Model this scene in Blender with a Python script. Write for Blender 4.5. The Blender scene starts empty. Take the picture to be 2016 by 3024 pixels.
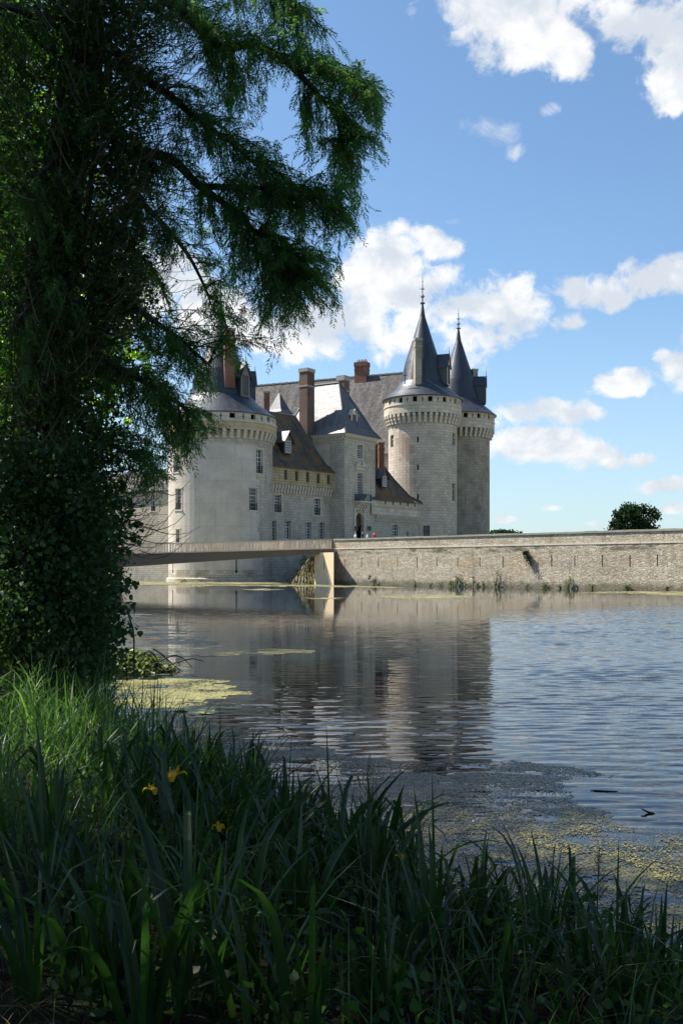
import bpy, bmesh, math, random
import numpy as np
from mathutils import Vector, Matrix

random.seed(7)
RNG = np.random.default_rng(11)
SC = bpy.context.scene
COL = SC.collection
R = math.radians
EYE, FPX, CU, HV = 2.2, 2940.0, 1008.0, 1674.0     # survey constants of the viewpoint


def at(u, v, Y):
    return Vector(((u - CU) / FPX * Y, Y, EYE + (HV - v) / FPX * Y))


def onwater(u, v, z=0.0):
    Y = (EYE - z) * FPX / (v - HV)
    return ((u - CU) / FPX * Y, Y)


# ------------------------------------------------------------------ scene / camera / light
cam_d = bpy.data.cameras.new('camera')
cam = bpy.data.objects.new('camera', cam_d)
COL.objects.link(cam)
cam.location = (0, 0, EYE)
cam.rotation_euler = (R(90), 0, 0)
cam_d.sensor_fit = 'VERTICAL'
cam_d.sensor_height = 36
cam_d.lens = 35
cam_d.shift_y = (HV - 1512) / 3024
cam_d.clip_start = 0.05
cam_d.clip_end = 20000
SC.camera = cam
SC.view_settings.view_transform = 'Standard'
SC.view_settings.look = 'None'
SC.view_settings.gamma = 1
SC.view_settings.exposure = 1.0

SUN_AZ = math.atan2(-0.93, 0.36)        # x over y
SUN_EL = R(52)
sd = Vector((math.sin(SUN_AZ) * math.cos(SUN_EL), math.cos(SUN_AZ) * math.cos(SUN_EL), math.sin(SUN_EL)))
sl = bpy.data.lights.new('sun', 'SUN')
sl.energy = 5.0
sl.angle = R(0.5)
sl.color = (1.0, 0.95, 0.87)
so = bpy.data.objects.new('sun', sl)
COL.objects.link(so)
so.rotation_euler = sd.to_track_quat('Z', 'Y').to_euler()
so.location = (-30, 20, 60)


# ------------------------------------------------------------------ node helpers
class NT:
    def __init__(self, nt):
        self.nt = nt
        nt.nodes.clear()

    def n(self, typ, props=None, **ins):
        nd = self.nt.nodes.new(typ)
        for k, v in (props or {}).items():
            setattr(nd, k, v)
        for k, v in ins.items():
            key = int(k[1:]) if k[0] == 'i' and k[1:].isdigit() else k.replace('_', ' ')
            s = nd.inputs[key]
            self.put(s, v)
        return nd

    def put(self, s, v):
        if isinstance(v, bpy.types.NodeSocket):
            self.nt.links.new(v, s)
        elif isinstance(v, bpy.types.Node):
            self.nt.links.new(v.outputs[0], s)
        else:
            if s.type == 'RGBA' and len(v) == 3:
                v = (*v, 1)
            s.default_value = v

    def math(self, op, a, b=0.0, c=0.0, clamp=False):
        return self.n('ShaderNodeMath', dict(operation=op, use_clamp=clamp), i0=a, i1=b, i2=c).outputs[0]

    def mix(self, f, a, b, mode='MIX'):
        nd = self.nt.nodes.new('ShaderNodeMix')
        nd.data_type = 'RGBA'
        nd.blend_type = mode
        self.put(nd.inputs[0], f)
        self.put(nd.inputs[6], a)
        self.put(nd.inputs[7], b)
        return nd.outputs[2]

    def noise(self, vec, scale, detail=3, rough=0.5, dist=0.0):
        return self.n('ShaderNodeTexNoise', None, Vector=vec, Scale=scale, Detail=detail, Roughness=rough, Distortion=dist).outputs[0]

    def scale(self, vec, s, loc=(0, 0, 0)):
        return self.n('ShaderNodeMapping', None, Vector=vec, Scale=s, Location=loc).outputs[0]

    def step(self, x, lo, hi):
        nd = self.n('ShaderNodeMapRange', dict(interpolation_type='SMOOTHSTEP'), Value=x)
        nd.inputs[1].default_value = lo
        nd.inputs[2].default_value = hi
        return nd.outputs[0]

    def ramp(self, x, stops):
        nd = self.n('ShaderNodeValToRGB', None, i0=x)
        e = nd.color_ramp.elements
        e[0].position, e[0].color = stops[0][0], (*stops[0][1], 1)
        e[1].position, e[1].color = stops[-1][0], (*stops[-1][1], 1)
        for p, c in stops[1:-1]:
            k = e.new(p)
            k.color = (*c, 1)
        return nd.outputs[0]


def newmat(name):
    m = bpy.data.materials.new(name)
    m.use_nodes = True
    return m, NT(m.node_tree)


def finish(t, col, rough=0.85, bump=None, bstr=0.3, bdist=0.02, metallic=0.0, spec=0.35, **kw):
    p = t.n('ShaderNodeBsdfPrincipled')
    t.put(p.inputs['Base Color'], col)
    t.put(p.inputs['Roughness'], rough)
    t.put(p.inputs['Metallic'], metallic)
    t.put(p.inputs['Specular IOR Level'], spec)
    for k, v in kw.items():
        t.put(p.inputs[k.replace('_', ' ')], v)
    if bump is not None:
        b = t.n('ShaderNodeBump', None, Strength=bstr, Distance=bdist, Height=bump)
        t.nt.links.new(b.outputs[0], p.inputs['Normal'])
    t.n('ShaderNodeOutputMaterial', None, Surface=p)


def UVn(t):
    return t.n('ShaderNodeUVMap', dict(uv_map='UVMap')).outputs[0]


def POS(t):
    return t.n('ShaderNodeNewGeometry').outputs[0]


def plain(name, c, rough=0.6, metallic=0.0, var=0.25, vs=3.0, spec=0.4):
    m, t = newmat(name)
    nz = t.noise(POS(t), vs, 4, 0.6)
    col = t.mix(nz, tuple(x * (1 - var) for x in c), tuple(min(1, x * (1 + var)) for x in c))
    finish(t, col, rough, metallic=metallic, bump=nz, bstr=0.15, spec=spec)
    return m


def masonry(name, c1, c2, mortar, bw=0.7, bh=0.33, ms=0.012, stain=(0.5, 0.48, 0.45), stain_amt=0.5, bias=0.0, bstr=0.4, patch=None, streak=0.5):
    m, t = newmat(name)
    uv = UVn(t)
    wob = t.n('ShaderNodeVectorMath', dict(operation='MULTIPLY_ADD'), i0=t.n('ShaderNodeTexNoise', None, Vector=uv, Scale=2.2).outputs[1], i1=(0.05, 0.035, 0), i2=uv).outputs[0]
    br = t.n('ShaderNodeTexBrick', dict(offset=0.5, squash=1.0), Vector=wob, Color1=c1, Color2=c2, Mortar=mortar, Scale=1.0, Mortar_Size=ms, Mortar_Smooth=0.4, Bias=bias, Brick_Width=bw, Row_Height=bh)
    col = br.outputs[0]
    big = t.noise(t.scale(uv, (0.35, 0.22, 1)), 1.0, 5, 0.62)
    fine = t.noise(uv, 5.0, 4, 0.65)
    col = t.mix(t.math('MULTIPLY', t.step(big, 0.42, 0.68), stain_amt), col, stain, 'MULTIPLY')
    st = t.noise(t.scale(uv, (1.6, 0.09, 1)), 1.0, 5, 0.65)
    col = t.mix(t.math('MULTIPLY', t.step(st, 0.5, 0.75), streak), col, (0.5, 0.49, 0.47), 'MULTIPLY')
    col = t.mix(0.55, col, t.mix(fine, (0.55, 0.55, 0.55), (1.35, 1.33, 1.3)), 'MULTIPLY')
    if patch:
        pn = t.noise(t.scale(uv, (0.3, 0.35, 1), (3.1, 1.7, 0)), 1.0, 4, 0.6)
        col = t.mix(t.math('MULTIPLY', t.step(pn, 0.56, 0.66), 0.75), col, patch)
    h = t.math('ADD', t.math('MULTIPLY', br.outputs[1], -1.0), t.math('MULTIPLY', fine, 0.6))
    finish(t, col, 0.9, bump=h, bstr=bstr, bdist=0.03, spec=0.2)
    return m


def rubble(name):
    m, t = newmat(name)
    uv = UVn(t)
    wv = t.n('ShaderNodeVectorMath', dict(operation='MULTIPLY_ADD'), i0=t.n('ShaderNodeTexNoise', None, Vector=uv, Scale=1.5, Detail=3).outputs[1], i1=(0.25, 0.12, 0), i2=uv).outputs[0]
    sv = t.scale(wv, (3.3, 6.6, 1))
    vo = t.n('ShaderNodeTexVoronoi', dict(feature='F1'), Vector=sv, Scale=1.0, Randomness=0.85)
    ve = t.n('ShaderNodeTexVoronoi', dict(feature='DISTANCE_TO_EDGE'), Vector=sv, Scale=1.0, Randomness=0.85)
    rnd = t.n('ShaderNodeSeparateColor', None, i0=vo.outputs[1])
    c = t.ramp(rnd.outputs[0], [(0.0, (0.37, 0.315, 0.235)), (0.35, (0.455, 0.395, 0.295)), (0.7, (0.52, 0.455, 0.345)), (1.0, (0.61, 0.545, 0.435))])
    c = t.mix(t.math('MULTIPLY', t.step(rnd.outputs[1], 0.82, 0.95), 0.28), c, (0.36, 0.20, 0.11))
    edge = t.step(ve.outputs[0], 0.02, 0.13)
    c = t.mix(t.math('MULTIPLY', t.math('SUBTRACT', 1.0, edge), 0.5), c, (0.25, 0.21, 0.16))
    big = t.noise(t.scale(uv, (0.13, 0.3, 1)), 1.0, 5, 0.6)
    c = t.mix(t.math('MULTIPLY', t.step(big, 0.40, 0.72), 0.55), c, (0.60, 0.57, 0.54), 'MULTIPLY')
    org = t.noise(t.scale(uv, (0.11, 0.25, 1), (4, 9, 0)), 1.0, 5, 0.65)
    c = t.mix(t.math('MULTIPLY', t.step(org, 0.52, 0.70), 0.3), c, (1.05, 0.78, 0.50), 'MULTIPLY')
    stv = t.noise(t.scale(uv, (0.8, 0.10, 1)), 1.0, 5, 0.7)
    c = t.mix(t.math('MULTIPLY', t.step(stv, 0.52, 0.72), 0.55), c, (0.42, 0.40, 0.38), 'MULTIPLY')
    sx = t.n('ShaderNodeSeparateXYZ', None, i0=uv)
    wet = t.math('ADD', sx.outputs[1], t.math('MULTIPLY', t.noise(uv, 0.9, 4, 0.6), -1.3))
    c = t.mix(t.math('MULTIPLY', t.math('SUBTRACT', 1.0, t.step(wet, -0.5, 0.25)), 0.75), c, (0.10, 0.095, 0.06))
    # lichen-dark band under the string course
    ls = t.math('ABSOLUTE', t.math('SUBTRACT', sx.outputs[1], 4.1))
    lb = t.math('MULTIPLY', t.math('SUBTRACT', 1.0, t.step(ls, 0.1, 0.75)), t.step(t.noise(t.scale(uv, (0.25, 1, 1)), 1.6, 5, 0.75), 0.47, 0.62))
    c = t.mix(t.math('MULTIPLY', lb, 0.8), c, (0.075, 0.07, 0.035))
    fine = t.noise(uv, 9, 3, 0.6)
    c = t.mix(0.6, c, t.mix(fine, (0.55, 0.55, 0.55), (1.4, 1.4, 1.4)), 'MULTIPLY')
    h = t.math('ADD', edge, t.math('MULTIPLY', t.math('ADD', fine, rnd.outputs[2]), 0.4))
    finish(t, c, 0.92, bump=h, bstr=0.7, bdist=0.04, spec=0.15)
    return m


def slate(name, c1, c2, moss=0.0, rough=0.42, tw=0.28, th=0.2, spec=0.5, mossc=(0.165, 0.10, 0.035), lum=0.5):
    m, t = newmat(name)
    uv = UVn(t)
    br = t.n('ShaderNodeTexBrick', dict(offset=0.5), Vector=uv, Color1=c1, Color2=c2, Mortar=tuple(x * 0.45 for x in c1), Scale=1.0, Mortar_Size=0.012, Mortar_Smooth=0.3, Brick_Width=tw, Row_Height=th)
    n1 = t.noise(t.scale(uv, (0.5, 0.16, 1)), 1.0, 6, 0.65)
    n2 = t.noise(t.scale(uv, (0.3, 0.5, 1)), 4.0, 5, 0.7)
    col = t.mix(lum, br.outputs[0], t.mix(n2, (0.35, 0.35, 0.36), (1.7, 1.68, 1.65)), 'MULTIPLY')
    stn = t.noise(t.scale(uv, (0.9, 0.12, 1)), 1.0, 5, 0.7)
    col = t.mix(0.8, col, t.mix(t.step(stn, 0.3, 0.7), (0.55, 0.55, 0.57), (1.5, 1.46, 1.4)), 'MULTIPLY')
    if moss > 0:
        mm = t.math('MULTIPLY', t.step(t.math('ADD', n1, t.math('MULTIPLY', n2, 0.35)), 0.57, 0.78), moss)
        col = t.mix(mm, col, t.mix(n2, tuple(x * 0.5 for x in mossc), tuple(x * 1.5 for x in mossc)))
    rg = t.math('ADD', rough, t.math('MULTIPLY', t.math('SUBTRACT', n2, 0.5), 0.35))
    h = t.math('ADD', t.math('MULTIPLY', br.outputs[1], -0.7), t.math('MULTIPLY', n2, 0.9))
    finish(t, col, rg, bump=h, bstr=0.35, bdist=0.03, spec=spec)
    return m


def leafmat(name, c, cv=0.4, trans=0.4, tcol=None, rough=0.45, gloss=0.06):
    m, t = newmat(name)
    g = t.n('ShaderNodeNewGeometry')
    r = g.outputs['Random Per Island']
    big = t.noise(g.outputs[0], 0.9, 3, 0.5)
    f = t.math('ADD', t.math('MULTIPLY', r, 0.65), t.math('MULTIPLY', big, 0.35))
    a = t.mix(f, tuple(x * (1 - cv) for x in c), tuple(x * (1 + cv) for x in c))
    tc = tcol or tuple(x * 1.9 for x in c)
    b = t.mix(f, tuple(x * (1 - cv) for x in tc), tuple(x * (1 + cv) for x in tc))
    d = t.n('ShaderNodeBsdfDiffuse', None, Color=a)
    tr = t.n('ShaderNodeBsdfTranslucent', None, Color=b)
    mx = t.n('ShaderNodeMixShader', None, i0=trans, i1=d.outputs[0], i2=tr.outputs[0])
    gl = t.n('ShaderNodeBsdfGlossy', None, Color=(0.9, 0.95, 0.9), Roughness=rough)
    mx2 = t.n('ShaderNodeMixShader', None, i0=gloss, i1=mx.outputs[0], i2=gl.outputs[0])
    t.n('ShaderNodeOutputMaterial', None, Surface=mx2)
    return m


M = {}
M['plaster'] = None


def plaster(name, c):
    m, t = newmat(name)
    uv = UVn(t)
    n1 = t.noise(t.scale(uv, (0.25, 0.3, 1)), 1.0, 6, 0.62)
    n2 = t.noise(uv, 2.3, 5, 0.65)
    st = t.noise(t.scale(uv, (1.1, 0.07, 1)), 1.0, 5, 0.65)
    col = t.mix(t.step(n1, 0.3, 0.7), tuple(x * 0.84 for x in c), tuple(x * 1.1 for x in c))
    col = t.mix(t.math('MULTIPLY', t.step(st, 0.48, 0.72), 0.5), col, (0.66, 0.64, 0.62), 'MULTIPLY')
    col = t.mix(0.5, col, t.mix(n2, (0.75, 0.75, 0.75), (1.2, 1.2, 1.2)), 'MULTIPLY')
    # lift joints of the render coat every 3.2 m
    sx = t.n('ShaderNodeSeparateXYZ', None, i0=uv)
    md = t.math('MODULO', t.math('ADD', sx.outputs[1], t.math('MULTIPLY', n2, 0.12)), 3.3)
    ln = t.math('SUBTRACT', 1.0, t.step(t.math('ABSOLUTE', t.math('SUBTRACT', md, 1.6)), 0.02, 0.1))
    col = t.mix(t.math('MULTIPLY', ln, 0.35), col, (0.7, 0.68, 0.66), 'MULTIPLY')
    finish(t, col, 0.92, bump=t.math('ADD', n2, n1), bstr=0.3, bdist=0.05, spec=0.15)
    return m


M['plaster'] = plaster('plaster', (0.58, 0.51, 0.425))
M['plaster_warm'] = plaster('plaster_warm', (0.50, 0.43, 0.33))
M['ashlar'] = masonry('ashlar', (0.56, 0.495, 0.405), (0.45, 0.40, 0.325), (0.28, 0.25, 0.20), 0.85, 0.42, 0.026, (0.58, 0.56, 0.54), 0.6, patch=None)
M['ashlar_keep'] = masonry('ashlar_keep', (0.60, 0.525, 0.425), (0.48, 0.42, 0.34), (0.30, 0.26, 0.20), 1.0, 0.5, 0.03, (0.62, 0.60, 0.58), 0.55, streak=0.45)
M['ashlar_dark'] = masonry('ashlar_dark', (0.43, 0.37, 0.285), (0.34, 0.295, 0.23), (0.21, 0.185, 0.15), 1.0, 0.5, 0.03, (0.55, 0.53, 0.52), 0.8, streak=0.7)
M['pink_patch'] = masonry('pink_patch', (0.50, 0.36, 0.28), (0.48, 0.40, 0.32), (0.25, 0.2, 0.16), 0.55, 0.28, 0.03, (0.7, 0.6, 0.55), 0.5)
M['parapet'] = masonry('parapet', (0.64, 0.57, 0.46), (0.50, 0.44, 0.35), (0.24, 0.215, 0.17), 1.3, 0.62, 0.02, (0.8, 0.72, 0.58), 0.6)
M['parapet_tan'] = masonry('parapet_tan', (0.56, 0.43, 0.25), (0.50, 0.42, 0.29), (0.22, 0.18, 0.12), 1.3, 0.6, 0.02, (0.85, 0.7, 0.5), 0.7)
M['tan_range'] = masonry('tan_range', (0.52, 0.41, 0.235), (0.42, 0.34, 0.205), (0.17, 0.135, 0.08), 0.75, 0.42, 0.03, (0.7, 0.6, 0.45), 0.7, patch=None)
M['stone_trim'] = plain('stone_trim', (0.55, 0.49, 0.39), 0.9, var=0.3, vs=2.5, spec=0.2)
M['stone_dim'] = plain('stone_dim', (0.23, 0.19, 0.15), 0.9, var=0.35, vs=2.0, spec=0.2)
M['stone_grey'] = plain('stone_grey', (0.36, 0.33, 0.28), 0.9, var=0.35, vs=2.0, spec=0.2)
M['rubble'] = rubble('rubble')
M['coping'] = plain('coping', (0.30, 0.27, 0.215), 0.9, var=0.4, vs=1.5, spec=0.15)
M['old_base'] = masonry('old_base', (0.60, 0.53, 0.41), (0.46, 0.41, 0.32), (0.24, 0.21, 0.165), 0.62, 0.33, 0.03, (0.62, 0.58, 0.52), 0.7, streak=0.3)
M['slate'] = slate('slate', (0.026, 0.031, 0.043), (0.040, 0.046, 0.060), rough=0.38)
M['slate_moss'] = slate('slate_moss', (0.055, 0.054, 0.056), (0.075, 0.073, 0.073), moss=0.85, rough=0.55, spec=0.3)
M['slate_grey'] = slate('slate_grey', (0.066, 0.062, 0.059), (0.125, 0.118, 0.113), rough=0.8, tw=0.55, th=0.4, lum=0.95, spec=0.2)
M['slate_bright'] = slate('slate_bright', (0.075, 0.075, 0.078), (0.125, 0.125, 0.125), rough=0.47, spec=0.5)
M['brick'] = masonry('brick', (0.36, 0.15, 0.095), (0.27, 0.12, 0.08), (0.20, 0.15, 0.12), 0.28, 0.11, 0.02, (0.5, 0.45, 0.42), 0.7, streak=0.6)
M['brick_grey'] = masonry('brick_grey', (0.25, 0.145, 0.105), (0.19, 0.12, 0.09), (0.13, 0.11, 0.095), 0.28, 0.11, 0.02, (0.5, 0.48, 0.45), 0.7, streak=0.6)
M['white_paint'] = plain('white_paint', (0.62, 0.62, 0.60), 0.5, var=0.1)
M['old_wood'] = plain('old_wood', (0.16, 0.14, 0.12), 0.8)
M['dark_wood'] = plain('dark_wood', (0.05, 0.028, 0.018), 0.6)
M['void'] = plain('void', (0.006, 0.006, 0.007), 0.9, spec=0.05)
M['iron'] = plain('iron', (0.02, 0.02, 0.022), 0.5)
M['lead'] = plain('lead', (0.09, 0.105, 0.105), 0.5)
M['bridge_rail'] = plain('bridge_rail', (0.66, 0.53, 0.38), 0.7, var=0.35, vs=0.7)
M['bridge_beam'] = plain('bridge_beam', (0.17, 0.115, 0.075), 0.6, var=0.2, vs=0.5)
M['concrete'] = plain('concrete', (0.70, 0.55, 0.36), 0.9, var=0.18, vs=0.8, spec=0.15)
M['terracotta'] = plain('terracotta', (0.42, 0.20, 0.09), 0.8)
m_, t_ = newmat('glass')
finish(t_, (0.018, 0.02, 0.024), 0.08, spec=0.5)
M['glass'] = m_


# ------------------------------------------------------------------ mesh helpers
def link(o, parent=None):
    COL.objects.link(o)
    if parent is not None:
        o.parent = parent
        o.location = (0, 0, 0)
    return o


def origin(o):
    p = Vector((0, 0, 0))
    while o is not None:
        p = p + o.location
        o = o.parent
    return p


class MB:
    def __init__(self):
        self.v, self.f, self.m, self.uv = [], [], [], []

    def face(self, pts, mi=0, uv=None):
        n = len(self.v)
        self.v.extend(Vector(p) for p in pts)
        self.f.append(list(range(n, n + len(pts))))
        self.m.append(mi)
        self.uv.append(uv)

    def box(self, c, ax, ay, az, mi=0):
        """centre c, half axis vectors"""
        c, ax, ay, az = Vector(c), Vector(ax), Vector(ay), Vector(az)
        P = lambda i, j, k: c + ax * i + ay * j + az * k
        if ax.cross(ay).dot(az) < 0:
            ax = -ax
        for q in (((-1, -1, -1), (-1, 1, -1), (1, 1, -1), (1, -1, -1)), ((-1, -1, 1), (1, -1, 1), (1, 1, 1), (-1, 1, 1)),
                  ((-1, -1, -1), (1, -1, -1), (1, -1, 1), (-1, -1, 1)), ((1, 1, -1), (-1, 1, -1), (-1, 1, 1), (1, 1, 1)),
                  ((-1, 1, -1), (-1, -1, -1), (-1, -1, 1), (-1, 1, 1)), ((1, -1, -1), (1, 1, -1), (1, 1, 1), (1, -1, 1))):
            self.face([P(*k) for k in q], mi)

    def tube(self, pts, rad, sides=5, mi=0, cap=True):
        pts = [Vector(p) for p in pts]
        if not hasattr(rad, '__len__'):
            rad = [rad] * len(pts)
        rings = []
        for i, p in enumerate(pts):
            d = (pts[min(i + 1, len(pts) - 1)] - pts[max(i - 1, 0)]).normalized()
            a = d.cross(Vector((0.13, 0.31, 0.94)))
            if a.length < 1e-4:
                a = d.cross(Vector((1, 0, 0)))
            a.normalize()
            b = d.cross(a)
            base = len(self.v)
            for k in range(sides):
                th = 2 * math.pi * k / sides
                self.v.append(p + a * (math.cos(th) * rad[i]) + b * (math.sin(th) * rad[i]))
            rings.append(base)
        for i in range(len(rings) - 1):
            for k in range(sides):
                k2 = (k + 1) % sides
                self.f.append([rings[i] + k, rings[i + 1] + k, rings[i + 1] + k2, rings[i] + k2])
                self.m.append(mi)
                self.uv.append(None)
        if cap:
            self.f.append([rings[0] + k for k in range(sides)])
            self.f.append([rings[-1] + k for k in reversed(range(sides))])
            self.m += [mi, mi]
            self.uv += [None, None]

    def lathe(self, cx, cy, prof, seg=48, mi=0, a0=0.0, a1=2 * math.pi):
        """prof: list of (r, z) bottom to top; uv = (arc, length)"""
        L = [0.0]
        for i in range(1, len(prof)):
            L.append(L[-1] + math.hypot(prof[i][0] - prof[i - 1][0], prof[i][1] - prof[i - 1][1]))
        rm = max(p[0] for p in prof)
        for i in range(len(prof) - 1):
            (r0, z0), (r1, z1) = prof[i], prof[i + 1]
            for k in range(seg):
                t0, t1 = a0 + (a1 - a0) * k / seg, a0 + (a1 - a0) * (k + 1) / seg
                c0, s0, c1, s1 = math.cos(t0), math.sin(t0), math.cos(t1), math.sin(t1)
                self.face([(cx + r0 * c0, cy + r0 * s0, z0), (cx + r0 * c1, cy + r0 * s1, z0), (cx + r1 * c1, cy + r1 * s1, z1), (cx + r1 * c0, cy + r1 * s0, z1)], mi,
                          [(t0 * rm, L[i]), (t1 * rm, L[i]), (t1 * rm, L[i + 1]), (t0 * rm, L[i + 1])])

    def build(self, name, mats, parent=None, smooth=False, weld=False):
        off = origin(parent) if parent is not None else Vector((0, 0, 0))
        me = bpy.data.meshes.new(name)
        me.from_pydata([tuple(p - off) for p in self.v], [], self.f)
        if not isinstance(mats, (list, tuple)):
            mats = [mats]
        for k in mats:
            me.materials.append(M[k] if isinstance(k, str) else k)
        me.polygons.foreach_set('material_index', self.m)
        uvl = me.uv_layers.new(name='UVMap')
        data = np.zeros(len(me.loops) * 2)
        for p, uv in zip(me.polygons, self.uv):
            if uv is None:
                n = p.normal
                if abs(n.z) > 0.95:
                    tx, ty = Vector((1, 0, 0)), Vector((0, 1, 0))
                else:
                    tx = Vector((-n.y, n.x, 0)).normalized()
                    ty = n.cross(tx)
                    if ty.z < 0:
                        ty = -ty
                flat = abs(n.z) < 0.3
                for li, vi in zip(p.loop_indices, p.vertices):
                    co = self.v[vi]
                    data[2 * li] = co.dot(tx)
                    data[2 * li + 1] = co.z if flat else co.dot(ty)
            else:
                for li, q in zip(p.loop_indices, uv):
                    data[2 * li], data[2 * li + 1] = q
        uvl.data.foreach_set('uv', data)
        if smooth:
            me.polygons.foreach_set('use_smooth', [True] * len(me.polygons))
        me.update()
        if weld:
            bm = bmesh.new()
            bm.from_mesh(me)
            bmesh.ops.remove_doubles(bm, verts=bm.verts, dist=0.0005)
            bm.to_mesh(me)
            bm.free()
        return link(bpy.data.objects.new(name, me), parent)


def tag(o, label=None, cat=None, group=None, kind=None):
    for k, v in (('label', label), ('category', cat), ('group', group), ('kind', kind)):
        if v:
            o[k] = v
    return o


def thing(name, label, cat, loc, group=None):
    o = bpy.data.objects.new(name, None)
    COL.objects.link(o)
    o.location = loc
    o.empty_display_size = 0.3
    return tag(o, label, cat, group)


def arrays_mesh(name, V, F, mat, parent=None, smooth=False):
    V = np.asarray(V, dtype=np.float32).reshape(-1, 3)
    if parent is not None:
        V = V - np.array(origin(parent), dtype=np.float32)
    F = np.asarray(F, dtype=np.int32)
    me = bpy.data.meshes.new(name)
    me.vertices.add(len(V))
    me.vertices.foreach_set('co', V.ravel())
    k = F.shape[1]
    me.loops.add(F.size)
    me.loops.foreach_set('vertex_index', F.ravel())
    me.polygons.add(len(F))
    me.polygons.foreach_set('loop_start', np.arange(0, F.size, k, dtype=np.int32))
    me.polygons.foreach_set('loop_total', np.full(len(F), k, dtype=np.int32))
    if smooth:
        me.polygons.foreach_set('use_smooth', np.ones(len(F), dtype=bool))
    me.materials.append(M[mat] if isinstance(mat, str) else mat)
    me.update(calc_edges=True)
    me.validate()
    return link(bpy.data.objects.new(name, me), parent)


# wall surfaces -----------------------------------------------------
class Flat:
    """a vertical wall plane: origin (x, y), heading in degrees right of the view, seen from its front"""
    def __init__(self, x, y, deg):
        a = R(deg)
        self.o = Vector((x, y, 0))
        self.d = Vector((math.sin(a), math.cos(a), 0))
        self.n = Vector((self.d.y, -self.d.x, 0))
        self.R = None

    def p(self, s, z, out=0.0):
        q = self.o + self.d * s + self.n * out
        return Vector((q.x, q.y, z))

    def frame(self, s):
        return self.d.copy(), self.n.copy()

    def at(self, u, v):
        k = (u - CU) / FPX
        # o.x + d.x s = k (o.y + d.y s)
        s = (k * self.o.y - self.o.x) / (self.d.x - k * self.d.y)
        Y = self.o.y + self.d.y * s
        return s, EYE + (HV - v) / FPX * Y


class Cyl:
    """s is the arc length measured from the point nearest the viewer, growing to the right"""
    def __init__(self, x, y, r):
        self.c = Vector((x, y, 0))
        self.R = r
        self.a0 = math.atan2(-y, -x)

    def p(self, s, z, out=0.0):
        a = self.a0 + s / self.R
        r = self.R + out
        return Vector((self.c.x + r * math.cos(a), self.c.y + r * math.sin(a), z))

    def frame(self, s):
        a = self.a0 + s / self.R
        return Vector((-math.sin(a), math.cos(a), 0)), Vector((math.cos(a), math.sin(a), 0))

    def at(self, u, v):
        dx, dy = (u - CU) / FPX, 1.0
        A = dx * dx + 1
        B = -2 * (dx * self.c.x + dy * self.c.y)
        C = self.c.x ** 2 + self.c.y ** 2 - self.R ** 2
        D = max(0.0, B * B - 4 * A * C)
        Y = (-B - math.sqrt(D)) / (2 * A)
        a = math.atan2(Y - self.c.y, dx * Y - self.c.x)
        da = (a - self.a0 + math.pi) % (2 * math.pi) - math.pi
        return da * self.R, EYE + (HV - v) / FPX * Y


def wall(mb, W, s0, s1, z0, z1, holes=(), depth=0.35, step=None, mi=0, revmi=None, matfn=None, out=0.0):
    """a wall skin with real openings; holes: (sa, sb, za, zb)"""
    S = {s0, s1}
    Z = {z0, z1}
    for h in holes:
        S.update(x for x in h[:2] if s0 < x < s1)
        Z.update(x for x in h[2:4] if z0 < x < z1)
    if step:
        n = max(1, round((s1 - s0) / step))
        S.update(s0 + (s1 - s0) * k / n for k in range(1, n))
    if matfn:
        n = max(1, round((z1 - z0) / 0.72))
        Z.update(z0 + (z1 - z0) * k / n for k in range(1, n))
    S, Z = sorted(S), sorted(Z)
    S = [S[0]] + [b for a, b in zip(S, S[1:]) if b - a > 1e-4]
    Z = [Z[0]] + [b for a, b in zip(Z, Z[1:]) if b - a > 1e-4]
    for a, b in zip(S, S[1:]):
        for c, d in zip(Z, Z[1:]):
            sm, zm = (a + b) / 2, (c + d) / 2
            if any(h[0] < sm < h[1] and h[2] < zm < h[3] for h in holes):
                continue
            k = matfn(sm, zm) if matfn else mi
            mb.face([W.p(a, c, out), W.p(b, c, out), W.p(b, d, out), W.p(a, d, out)], k, [(a, c), (b, c), (b, d), (a, d)])
    rm = mi if revmi is None else revmi
    for (a, b, c, d) in [h[:4] for h in holes]:
        o, i = out, out - depth
        mb.face([W.p(a, c, o), W.p(a, d, o), W.p(a, d, i), W.p(a, c, i)], rm)
        mb.face([W.p(b, c, i), W.p(b, d, i), W.p(b, d, o), W.p(b, c, o)], rm)
        mb.face([W.p(a, d, o), W.p(b, d, o), W.p(b, d, i), W.p(a, d, i)], rm)
        mb.face([W.p(a, c, i), W.p(b, c, i), W.p(b, c, o), W.p(a, c, o)], rm)


def wbox(mb, W, s, z, w, h, o0, o1, mi=0):
    """box on a wall: centre s, bottom z, width w, height h, from out o0 to o1"""
    d, n = W.frame(s)
    c = W.p(s, z + h / 2, 0) + n * ((o0 + o1) / 2)
    mb.box(c, d * (w / 2), n * ((o1 - o0) / 2), Vector((0, 0, h / 2)), mi)


def hole(W, u0, v0, u1, v1):
    s0, za = W.at(u0, (v0 + v1) / 2)
    s1, zb = W.at(u1, (v0 + v1) / 2)
    _, zt = W.at((u0 + u1) / 2, v0)
    _, zz = W.at((u0 + u1) / 2, v1)
    return (s0, s1, zz, zt)


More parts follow.
